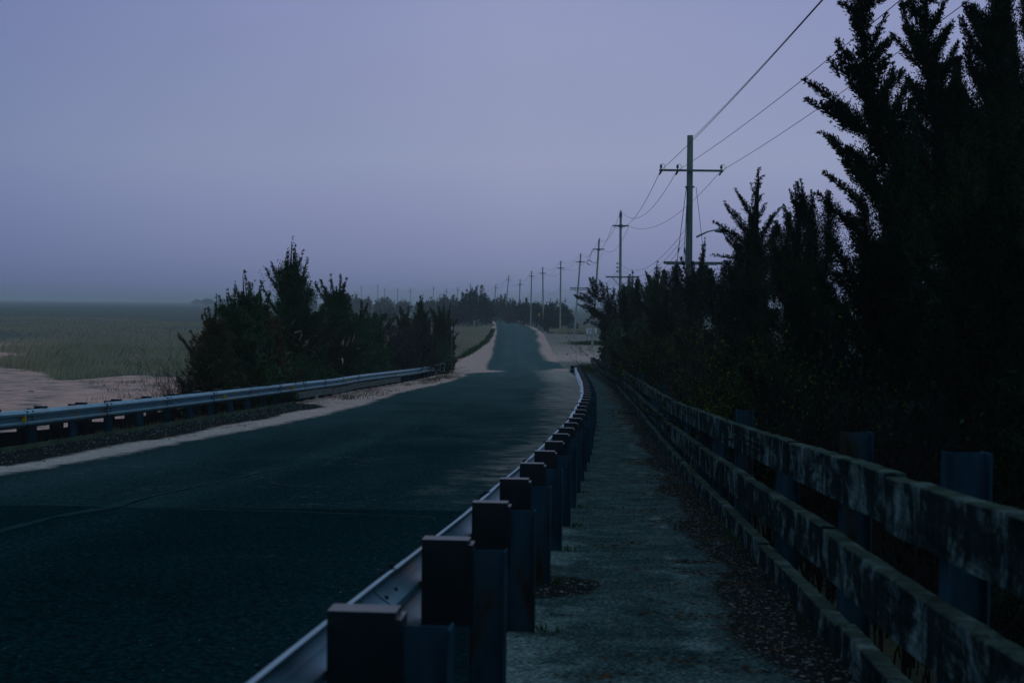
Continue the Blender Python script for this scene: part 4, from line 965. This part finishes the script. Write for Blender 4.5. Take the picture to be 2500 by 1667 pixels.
cedar('slender cedar with a bare crooked leader and long side arms', 1840, 40,
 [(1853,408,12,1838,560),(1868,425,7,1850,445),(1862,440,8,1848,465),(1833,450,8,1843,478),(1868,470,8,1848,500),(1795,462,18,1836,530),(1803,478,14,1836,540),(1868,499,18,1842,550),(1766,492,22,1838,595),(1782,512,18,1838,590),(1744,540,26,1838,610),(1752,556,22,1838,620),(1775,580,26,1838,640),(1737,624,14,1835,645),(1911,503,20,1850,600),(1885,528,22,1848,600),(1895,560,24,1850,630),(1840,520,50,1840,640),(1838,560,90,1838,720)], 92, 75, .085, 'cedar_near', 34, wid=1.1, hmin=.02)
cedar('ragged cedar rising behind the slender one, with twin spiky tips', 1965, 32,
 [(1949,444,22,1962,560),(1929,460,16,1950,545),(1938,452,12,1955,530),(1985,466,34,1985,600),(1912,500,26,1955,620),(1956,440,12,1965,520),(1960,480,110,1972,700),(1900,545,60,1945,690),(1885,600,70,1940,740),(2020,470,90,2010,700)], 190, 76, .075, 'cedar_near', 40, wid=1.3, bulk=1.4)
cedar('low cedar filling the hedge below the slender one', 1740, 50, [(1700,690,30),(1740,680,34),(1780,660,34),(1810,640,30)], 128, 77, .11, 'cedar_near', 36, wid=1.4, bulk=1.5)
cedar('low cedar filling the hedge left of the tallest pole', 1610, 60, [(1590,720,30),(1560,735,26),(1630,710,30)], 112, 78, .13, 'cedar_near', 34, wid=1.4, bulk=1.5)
# big near cedars
def arms(x0, y0, x1, y1, n, l0, l1, seed, w=.42):
    r = random.Random(seed); out = []
    for i in range(n):
        t = (i + r.random()*.7)/n; x = x0 + (x1-x0)*t; y = y0 + (y1-y0)*t; sd_ = -1 if i % 2 else 1
        L = (l0*(1-t) + l1*t)*r.uniform(.6, 1.25); a_ = math.radians(r.uniform(25, 62))
        out.append((x + sd_*L*math.cos(a_), y - L*math.sin(a_), max(16, L*w*r.uniform(.8, 1.2)), x, y))
    return out
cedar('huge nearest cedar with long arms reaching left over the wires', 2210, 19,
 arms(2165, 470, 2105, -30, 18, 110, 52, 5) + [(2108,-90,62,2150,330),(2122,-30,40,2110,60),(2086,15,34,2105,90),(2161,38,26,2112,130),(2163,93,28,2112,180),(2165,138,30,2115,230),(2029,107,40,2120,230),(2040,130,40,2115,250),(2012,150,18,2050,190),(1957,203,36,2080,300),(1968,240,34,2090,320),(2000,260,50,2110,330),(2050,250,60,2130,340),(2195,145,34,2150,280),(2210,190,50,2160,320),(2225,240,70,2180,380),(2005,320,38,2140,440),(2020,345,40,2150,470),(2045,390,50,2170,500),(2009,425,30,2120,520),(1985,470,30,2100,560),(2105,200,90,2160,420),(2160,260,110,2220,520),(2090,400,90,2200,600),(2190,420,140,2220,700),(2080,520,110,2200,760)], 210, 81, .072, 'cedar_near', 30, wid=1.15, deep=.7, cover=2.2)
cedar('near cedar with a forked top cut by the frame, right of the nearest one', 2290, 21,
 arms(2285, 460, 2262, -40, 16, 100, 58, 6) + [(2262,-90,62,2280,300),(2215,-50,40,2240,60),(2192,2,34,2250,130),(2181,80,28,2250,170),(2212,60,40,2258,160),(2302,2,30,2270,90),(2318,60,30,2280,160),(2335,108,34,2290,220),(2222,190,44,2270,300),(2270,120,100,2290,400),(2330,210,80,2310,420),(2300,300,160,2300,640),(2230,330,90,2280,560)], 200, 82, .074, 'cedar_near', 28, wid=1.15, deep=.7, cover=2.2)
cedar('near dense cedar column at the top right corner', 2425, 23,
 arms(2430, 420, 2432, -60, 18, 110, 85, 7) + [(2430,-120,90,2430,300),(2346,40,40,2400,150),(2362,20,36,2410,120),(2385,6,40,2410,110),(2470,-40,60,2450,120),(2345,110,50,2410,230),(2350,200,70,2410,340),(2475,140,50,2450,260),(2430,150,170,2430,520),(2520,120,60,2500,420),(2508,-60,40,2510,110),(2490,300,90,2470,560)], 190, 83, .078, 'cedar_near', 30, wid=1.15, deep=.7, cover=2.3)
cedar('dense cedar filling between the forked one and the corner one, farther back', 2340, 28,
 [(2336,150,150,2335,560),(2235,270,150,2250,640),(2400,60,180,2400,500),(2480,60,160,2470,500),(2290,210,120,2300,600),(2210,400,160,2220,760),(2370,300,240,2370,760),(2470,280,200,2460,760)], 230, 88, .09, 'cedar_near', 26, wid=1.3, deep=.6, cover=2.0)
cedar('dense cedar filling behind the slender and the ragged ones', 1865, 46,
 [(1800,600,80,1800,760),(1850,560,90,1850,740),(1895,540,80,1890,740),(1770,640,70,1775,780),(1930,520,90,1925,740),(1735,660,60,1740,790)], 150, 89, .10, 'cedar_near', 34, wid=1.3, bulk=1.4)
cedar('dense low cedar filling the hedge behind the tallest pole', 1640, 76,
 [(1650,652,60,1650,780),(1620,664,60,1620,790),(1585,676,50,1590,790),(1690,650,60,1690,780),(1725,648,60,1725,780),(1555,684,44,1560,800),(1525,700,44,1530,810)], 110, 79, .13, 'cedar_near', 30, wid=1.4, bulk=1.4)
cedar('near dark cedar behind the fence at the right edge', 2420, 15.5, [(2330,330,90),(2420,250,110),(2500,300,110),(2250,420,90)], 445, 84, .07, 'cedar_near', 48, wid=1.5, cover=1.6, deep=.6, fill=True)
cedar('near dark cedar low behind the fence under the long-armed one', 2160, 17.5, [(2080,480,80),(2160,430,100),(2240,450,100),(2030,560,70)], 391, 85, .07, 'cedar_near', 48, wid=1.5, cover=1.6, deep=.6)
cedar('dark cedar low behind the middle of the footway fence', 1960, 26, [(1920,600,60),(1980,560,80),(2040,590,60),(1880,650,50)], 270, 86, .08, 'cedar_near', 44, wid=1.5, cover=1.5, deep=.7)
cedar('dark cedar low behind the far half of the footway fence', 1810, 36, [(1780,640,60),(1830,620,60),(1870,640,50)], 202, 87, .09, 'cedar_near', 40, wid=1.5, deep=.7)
for i, (x, y_, half, top, st) in enumerate(((1545, 60, 60, 790, 16), (1600, 44, 70, 820, 18), (1700, 36, 80, 760, 10), (1780, 24, 120, 860, 16), (1890, 19, 150, 860, 18), (1985, 15.5, 150, 860, 14), (2120, 12.5, 200, 900, 16), (2300, 10.5, 240, 980, 14))):
    lf = i in (0, 1, 3, 4, 2, 5)
    shrub(['budding shrub at the far bend of the fence', 'budding yellow-green shrub behind the far half of the fence', 'sparse budding shrub rising in the hedge beyond the fence posts', 'budding yellow-green shrub behind the fence, left of the narrow steel post', 'tall bright budding shrub behind the middle steel fence post', 'sparsely budding shrub between the middle and nearest steel posts', 'dark leafless shrub behind the second nearest steel post', 'dark leafless shrub behind the nearest steel post'][i],
          x, y_, half, top, 90+i, st, 'twig_dark' if i != 2 else 'twig', 'leaf' if lf else None, .034 + y_*.0008, 2 if i in (1,3,4) else 1, rad=.016, depth=4, spreadz=.5, group='budding shrubs behind the footway fence', lmin=.3)

# ------------------------------------------------------------------ far thickets
def thicket(label, px, pt, half, Y, seed, leaf=.5, n=26, mat='cedar_far', flat=.8, tips=None):
    sc = Y/F; top = U(px, pt, Y); zb = 0.0 if Y > 700 else float(max(0, terrain(np.array(top[0]), np.array(float(Y))))); H = max(1.5, top[2] - zb); S = half*sc
    root = thing('distant_tree', label, 'tree', (top[0], Y, zb), 'trees far along the causeway')
    cr = Crown(seed, leaf, 1.2); r = cr.r; B = np.array([top[0], Y, zb])
    for i in range(n):
        az = i*2.4 + r.uniform(-.3, .3); rad = S*math.sqrt((i+.5)/n); x = math.cos(az)*rad; yv = math.sin(az)*rad*.6
        h = H*(1 - .42*(rad/S)**2.2)*r.uniform(.82, 1.0)
        if i == 0: h = H; x = 0
        e = B + np.array([x, yv, h]); st = B + np.array([x*.35, yv*.35, h*.25]); cr.plume(st, e, max(S*.28, H*.18), .12)
    cr.blob(B + np.array([0, 0, H*.42]), (S*.85, S*.6, H*.42), 420, leaf*2.0)
    for tx, ty in (tips or []):
        q = U(tx, ty, Y); cr.plume(B + (q - B)*.5, q, H*.13, .05)
    cr.build(M[mat], root)
    mb = MB(); mb.tube([B, B + np.array([0, 0, H*.5]), B + np.array([.1, 0, H*.9])], [.18, .12, .04], 6)
    for (p0, p1, p2) in cr.limbs[:10]: mb.tube([p0, p1, p2], [.07, .05, .02], 4, cap=False)
    mb.build('trunk', M['bark'], root)
th = [
 ('tallest far tree at the crest left of the road, with a ragged top', 1165, 700, 42, 340, [(1149,702),(1176,697),(1140,708)]),
 ('far tree on the left shoulder of the tallest one', 1138, 716, 26, 330, [(1130,712)]),
 ('low far tree hanging over the left road edge', 1190, 722, 26, 335, None),
 ('far tree right of the crest over the vanishing road', 1222, 718, 28, 420, [(1235,716)]),
 ('low far tree beyond the bend of the road', 1250, 730, 28, 400, None),
 ('far tree left of the yellow diamond sign', 1282, 730, 28, 345, [(1286,727)]),
 ('far tree behind the yellow diamond sign', 1310, 732, 30, 335, None),
 ('far tree with a knobbly crown right of the yellow sign', 1345, 733, 26, 320, [(1362,729)]),
 ('far dark tree at the right end of the thicket', 1375, 737, 22, 305, [(1380,733)]),
 ('small far tree below the right end of the thicket', 1388, 760, 12, 298, None),
 ('hazy far tree with feathery top left of the crest', 1082, 719, 22, 520, [(1072,722),(1086,717)]),
 ('hazy far tree between the leaning distant poles', 1108, 722, 18, 500, None),
 ('hazy low tree left of the feathery one', 1052, 729, 22, 560, None),
 ('hazy low tree right of the crooked cedar tip', 1030, 733, 20, 600, None),
 ('hazy low tree left of the crooked cedar tip', 985, 731, 26, 640, [(980,729)]),
 ('hazy round far tree below the pole with side arms', 938, 721, 28, 660, None),
 ('hazy small pointed far tree', 898, 724, 12, 700, [(899,720)]),
 ('hazy far tree right of the left cedars', 872, 721, 20, 720, [(866,717)]),
 ('hazy far bush behind the left cedars, near side', 842, 726, 22, 760, None),
 ('faint distant tree clump left of the cedar spires', 508, 728, 20, 1900, None),
 ('faint distant tree clump on the marsh horizon, leftmost', 482, 731, 16, 2200, None),
 ('faint distant tree clump half hidden by the cedar spires', 545, 729, 18, 1900, None),
 ('faint distant tree clump between the cedar spires', 760, 727, 14, 1000, None)]
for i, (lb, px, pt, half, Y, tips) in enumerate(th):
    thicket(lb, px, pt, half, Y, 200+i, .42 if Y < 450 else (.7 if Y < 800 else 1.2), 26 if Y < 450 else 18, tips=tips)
# shrubby olive/grey growth on the far verges
for i, (lb, px, pt, half, Y, m_) in enumerate([
 ('grey leafless thicket right of the yellow sign', 1345, 765, 36, 285, 'twig'),
 ('grey leafless bush at the inner bend of the road', 1248, 762, 22, 380, 'twig'),
 ('low grey bush beside the far thicket left of the road', 1110, 745, 22, 310, 'twig'),
 ('pale grey scrub in front of the round far tree', 940, 745, 40, 420, 'twig')]):
    shrub(lb, px, Y, half, pt, 300+i, 44, m_, None, rad=.09, depth=4, group='grey scrub on the far verges', spreadz=.6)

# ------------------------------------------------------------------ reeds and grass (stuff)
def lump(x, y, s=.2): return np.sin(x*s+1.3*np.sin(y*s*.6)) * np.cos(y*s*.8 + .7*np.sin(x*s*1.3))
def blades(name, pts, h, w, lean, mat, seed, label=None, bend=.3):
    r = np.random.default_rng(seed); n = len(pts); P = np.asarray(pts)
    if not hasattr(h, '__len__'): h = h*(.75 + .45*lump(P[:, 0], P[:, 1], .13) + .2*lump(P[:, 0], P[:, 1], .5))
    H = h*(.55 + .75*r.random(n)) if not hasattr(h, '__len__') else np.asarray(h)*(.6 + .7*r.random(n))
    ang = r.uniform(0, 2*np.pi, n); S = np.stack([np.cos(ang), np.sin(ang)*.6, 0*ang], 1)*(w*(.6+.8*r.random(n)))[:, None]*.5
    Ld = np.stack([lean + r.normal(size=n)*.16, r.normal(size=n)*.16, 0*ang], 1)
    mid = P + np.stack([0*H, 0*H, H*.55], 1) + Ld*(H*.35)[:, None]; tip = P + np.stack([0*H, 0*H, H*.95], 1) + Ld*(H*1.0)[:, None]
    V = np.empty((n, 5, 3), np.float32); V[:, 0] = P - S; V[:, 1] = P + S; V[:, 2] = mid + S*.7; V[:, 3] = tip; V[:, 4] = mid - S*.7
    o = link_mesh(name, V.reshape(-1, 3), np.arange(n*5).reshape(n, 5), mat)
    return tag(o, label, 'grass', kind='stuff')
R5 = np.random.default_rng(55)
def scatter(n, x0, x1, y0, y1, keep, dz=0, persp=True):
    y = y0 + (y1-y0)*R5.random(n); x = x0(y) + (x1(y)-x0(y))*R5.random(n)
    m = keep(x, y); x, y = x[m], y[m]; return np.stack([x, y, terrain(x, y) - .03 + dz], 1)
def lump(x, y, s=.2): return np.sin(x*s+1.3*np.sin(y*s*.6)) * np.cos(y*s*.8 + .7*np.sin(x*s*1.3))
# marsh reeds on the left
keep = lambda x, y: (R5.random(len(x)) < smooth((y - (94 + 5.4*np.sin(x*.21+1.3) + 3.6*np.sin(x*.47+.8) + 1.8*np.sin(x*1.3)))/14)**.7) & (x/y > -.345 + .02*np.sin(y*.2)) & (x < left_edge(y) - 9)
blades('reeds', scatter(52000, lambda y: -.42*y, lambda y: -9+0*y, 94, 190, keep), .95, .05, .28, M['reed'], 1, 'pale dry reeds leaning on the marsh beyond the sand')
keep2 = lambda x, y: keep(x, y) & (lump(x, y, .11) > -.1)
blades('reeds', scatter(36000, lambda y: -.40*y, lambda y: -9+0*y, 94, 165, keep2), .85, .06, .2, M['reed_green'], 2, 'green young reeds at the near edge of the marsh')
blades('reeds', scatter(30000, lambda y: -.42*y, lambda y: -14+0*y, 190, 420, lambda x, y: lump(x, y, .05) > -.35), .8, .12, .3, M['reed'], 3, 'distant reed beds across the marsh')
# tufts on the sand
tuft = []
for _ in range(90):
    y = R5.uniform(58, 96); x = R5.uniform(-.30*y, LR(y) - 5); 
    if R5.random() > smooth((y-58)/38) and x < -.22*y: continue
    k = R5.integers(10, 40); tuft += [(x + R5.normal()*.35, y + R5.normal()*.5, 0) for _ in range(k)]
blades('dune_grass', tuft, .28, .02, .1, M['straw'], 4, 'sparse dry tufts scattered over the sand')
# roadside left verge beyond the guardrail end
vr = lambda x, y: (x < VL(y) - .1 + .25*np.sin(y*.9)) & ((y > 93) | (x < LR(y) - 1))
blades('verge_reeds', scatter(26000, lambda y: VL(y) - 13, lambda y: VL(y) - .9, 92, 300, vr), 1.25, .05, .12, M['reed'], 5, 'tall dry reeds on the left verge past the guardrail end')
blades('verge_grass', scatter(30000, lambda y: VL(y) - 2.6, lambda y: VL(y) + .2, 84, 290, vr), .32, .035, .05, M['grass'], 6, 'short green grass along the left edge of the far road')
# right verge beyond the parking area
blades('verge_reeds', scatter(34000, lambda y: RDR(y) + 3.0, lambda y: RDR(y) + 3 + 34*np.clip((y-238)/20, .0, 1), 244, 330, lambda x, y: (x > 14) | (y > 262) | (x < PKR(y)*0 + 13)), 1.25, .08, .1, M['reed'], 7, 'tall dry reeds behind the dark sign board')
blades('verge_grass', scatter(16000, lambda y: RDR(y) + 1.6, lambda y: RDR(y) + 34, 243, 262, lambda x, y: (y > 246 + 3*np.sin(x*.4))), .4, .06, .05, M['grass'], 8, 'green grass strip at the back of the parking area')
c = U(1446, 833, 178); pts = [(c[0] + R5.normal()*1.6 + .8, 180 + R5.normal()*2.0, float(R(180))) for _ in range(2600)]
blades('island_grass', pts, .45, .035, .05, M['grass'], 9, 'grass island under the white notice board')
c = UG(1449, 905); pts = [(c[0] + abs(R5.normal())*.0 + R5.normal()*.45 - .2, c[1] + R5.normal()*2.4, float(R(c[1]))) for _ in range(2200)]
blades('fence_end_grass', pts, .38, .022, -.25, M['grass'], 10, 'grass tussock at the foot of the fence end post')
# weeds between left rail and bulkhead
pts = scatter(30000, lambda y: LR(y) - 2.6, lambda y: LR(y) - .45, 20, 88, lambda x, y: lump(x, y, 1.1) > -.25)
blades('rail_weeds', pts, .20, .022, .05, M['straw'], 12, 'weeds and dry grass behind the left guardrail posts')
pts = []
for _ in range(120):
    y = R5.uniform(50, 96); x = float(LR(y)) + .3 + abs(R5.normal())*.6; k = R5.integers(4, 40)
    pts += [(x + R5.normal()*.18, y + R5.normal()*.6, float(R(y)) + .01) for _ in range(k)]
pts = np.array(pts)
blades('shoulder_weeds', pts, .09, .03, .0, M['straw'], 13, 'flat scraps of weed on the sandy left shoulder')
pts = scatter(30000, lambda y: FE(y) + .2, lambda y: FE(y) + 4.5, 1, 104, lambda x, y: x > 0)
pts[:, 2] = np.maximum(pts[:, 2], 0)
blades('undergrowth', pts, .55, .022, .05, M['twig_dark'], 15, 'dark tangled undergrowth beyond the footway fence')
# weeds at the feet of the right rail posts and fence
pts = []
for y in YRR[1:24]:
    p, t, nl = frame_on(RR, y); q = p - nl*(BD + .17)
    for _ in range(26): pts.append((q.x + abs(R5.normal())*.05, q.y + R5.normal()*.06, q.z + .01))
for y in np.arange(4, 100, .18):
    if math.sin(y*1.7)+math.sin(y*.63) > -.2:
        for _ in range(4): pts.append((float(FE(y)) - .055 - abs(R5.normal())*.03, y + R5.normal()*.08, float(R(y)) + .01))
blades('path_weeds', pts, .06, .008, -.1, M['grass'], 14, 'tiny weeds at the foot of posts and boards along the footway')
# shells and stones on the footway and by the left kerb; rusty needles
def chips(name, pts, size, mat, seed, label, flat=.45):
    r = np.random.default_rng(seed); n = len(pts); P = np.asarray(pts)[:, None, :]
    O = np.array([[1,0,0],[0,1,0],[-1,0,0],[0,-1,0],[0,0,flat],[0,0,-flat]], float)
    s_ = (size*(.4 + 1.0*r.random(n)**2))[:, None, None]
    a_ = r.uniform(0, 6.28, n); c_, sn = np.cos(a_), np.sin(a_)
    Q = np.empty((n, 6, 3)); e = (.6 + .7*r.random((n, 1)))
    ox = O[None, :, 0]*e; oy = O[None, :, 1]; Q[..., 0] = ox*c_[:, None] - oy*sn[:, None]; Q[..., 1] = ox*sn[:, None] + oy*c_[:, None]; Q[..., 2] = O[None, :, 2]
    V = (P + Q*s_).reshape(-1, 3)
    Fb = np.array([[0,1,4],[1,2,4],[2,3,4],[3,0,4],[1,0,5],[2,1,5],[3,2,5],[0,3,5]])
    Fs = (Fb[None] + (np.arange(n)*6)[:, None, None]).reshape(-1, 3)
    return tag(link_mesh(name, V, Fs, mat), label, 'gravel', kind='stuff')
pts = []
for _ in range(6000):
    y = 3.5 + 42*R5.random()**1.5; a_, b_ = RR(y) + .35, FE(y) - .05; t = np.clip(.78 + R5.normal()*.12, .02, .99)
    if R5.random() < .25: t = R5.random()
    pts.append((a_ + (b_-a_)*t, y, float(R(y)) + .016))
chips('shell_chips', pts, .0075, M['shell'], 1, 'pale shell chips strewn on the footway')
pts = [(float(LR(y)) + .05 + abs(R5.normal())*.6, y, float(R(y)) + .012) for y in (18 + 30*R5.random(1500))]
chips('shell_chips', pts, .02, M['shell'], 2, 'pale shells in the dark gravel by the left kerb')
pts = [(float(RR(y)) - .12 - abs(R5.normal())*.45, y, float(R(y)) + .012) for y in (4 + 12*R5.random(420))]
chips('shell_chips', pts, .008, M['shell'], 3, 'few stray chips on the dark asphalt beside the right guardrail')
pts = []
for _ in range(150):
    y = 3.5 + 60*R5.random()**1.4; a_, b_ = RR(y) + .3, FE(y) - .05; t = np.clip(.66 + R5.normal()*.16, .02, .95); k = R5.integers(10, 50)
    pts += [(a_ + (b_-a_)*t + R5.normal()*.13, y + R5.normal()*.05, float(R(y)) + .016) for _ in range(k)]
for (px, py) in ((500,1044),(545,1034),(560,1040),(400,1066),(1400,1000),(880,940)):
    g = UG(px, py); pts += [(g[0] + R5.normal()*.35, g[1] + R5.normal()*.25, g[2] + .012) for _ in range(140)]
P = np.array(pts); n = len(P); D = unit(np.stack([R5.normal(size=n), R5.normal(size=n), .05*R5.random(n)], 1))
V = leaves_to_mesh(P, D, .05*(.5+R5.random(n)), .009*np.ones(n), R5)
tag(link_mesh('needle_litter', V, np.arange(n*4).reshape(n, 4), M['litter']), 'rusty brown needle litter drifted along the footway', 'litter', kind='stuff')
for (px, py, Ls, lb) in ((90, 992, .16, 'flat grey driftwood piece on the sand near the guardrail'), (74, 956, .12, 'small dark driftwood scrap on the sand, farther out')):
    a, b = ray(px, py); Yd = -CZ/b; x = a*Yd; mb = MB(); mb.tube([(x-Ls, Yd-Ls, .02), (x-Ls*.2, Yd, Ls*.25), (x+Ls, Yd+Ls, Ls*.22), (x+Ls*1.4, Yd+Ls*1.2, .02)], [Ls*.08,Ls*.3,Ls*.25,Ls*.06], 7)
    tag(mb.build('driftwood', M['drift']), lb, 'driftwood')

# ------------------------------------------------------------------ haze
mb = MB(); mb.box((0, 0, (17.5 - 1)/2 ), (12600, 12600, 18.5)); hz = mb.build('haze', bpy.data.materials.new('thin_haze'))
hm = hz.data.materials[0]; hm.use_nodes = True; nt = hm.node_tree; nt.nodes.clear(); o = N(nt, 'ShaderNodeOutputMaterial'); v = N(nt, 'ShaderNodeVolumePrincipled')
v.inputs['Color'].default_value = (.93,.96,1,1); v.inputs['Density'].default_value = .00042; v.inputs['Anisotropy'].default_value = .2
nt.links.new(v.outputs[0], o.inputs['Volume']); tag(hz, 'thin dusk haze over the marsh', 'haze', kind='stuff')
print('leaf faces', NL[0], 'objects', len(bpy.data.objects))
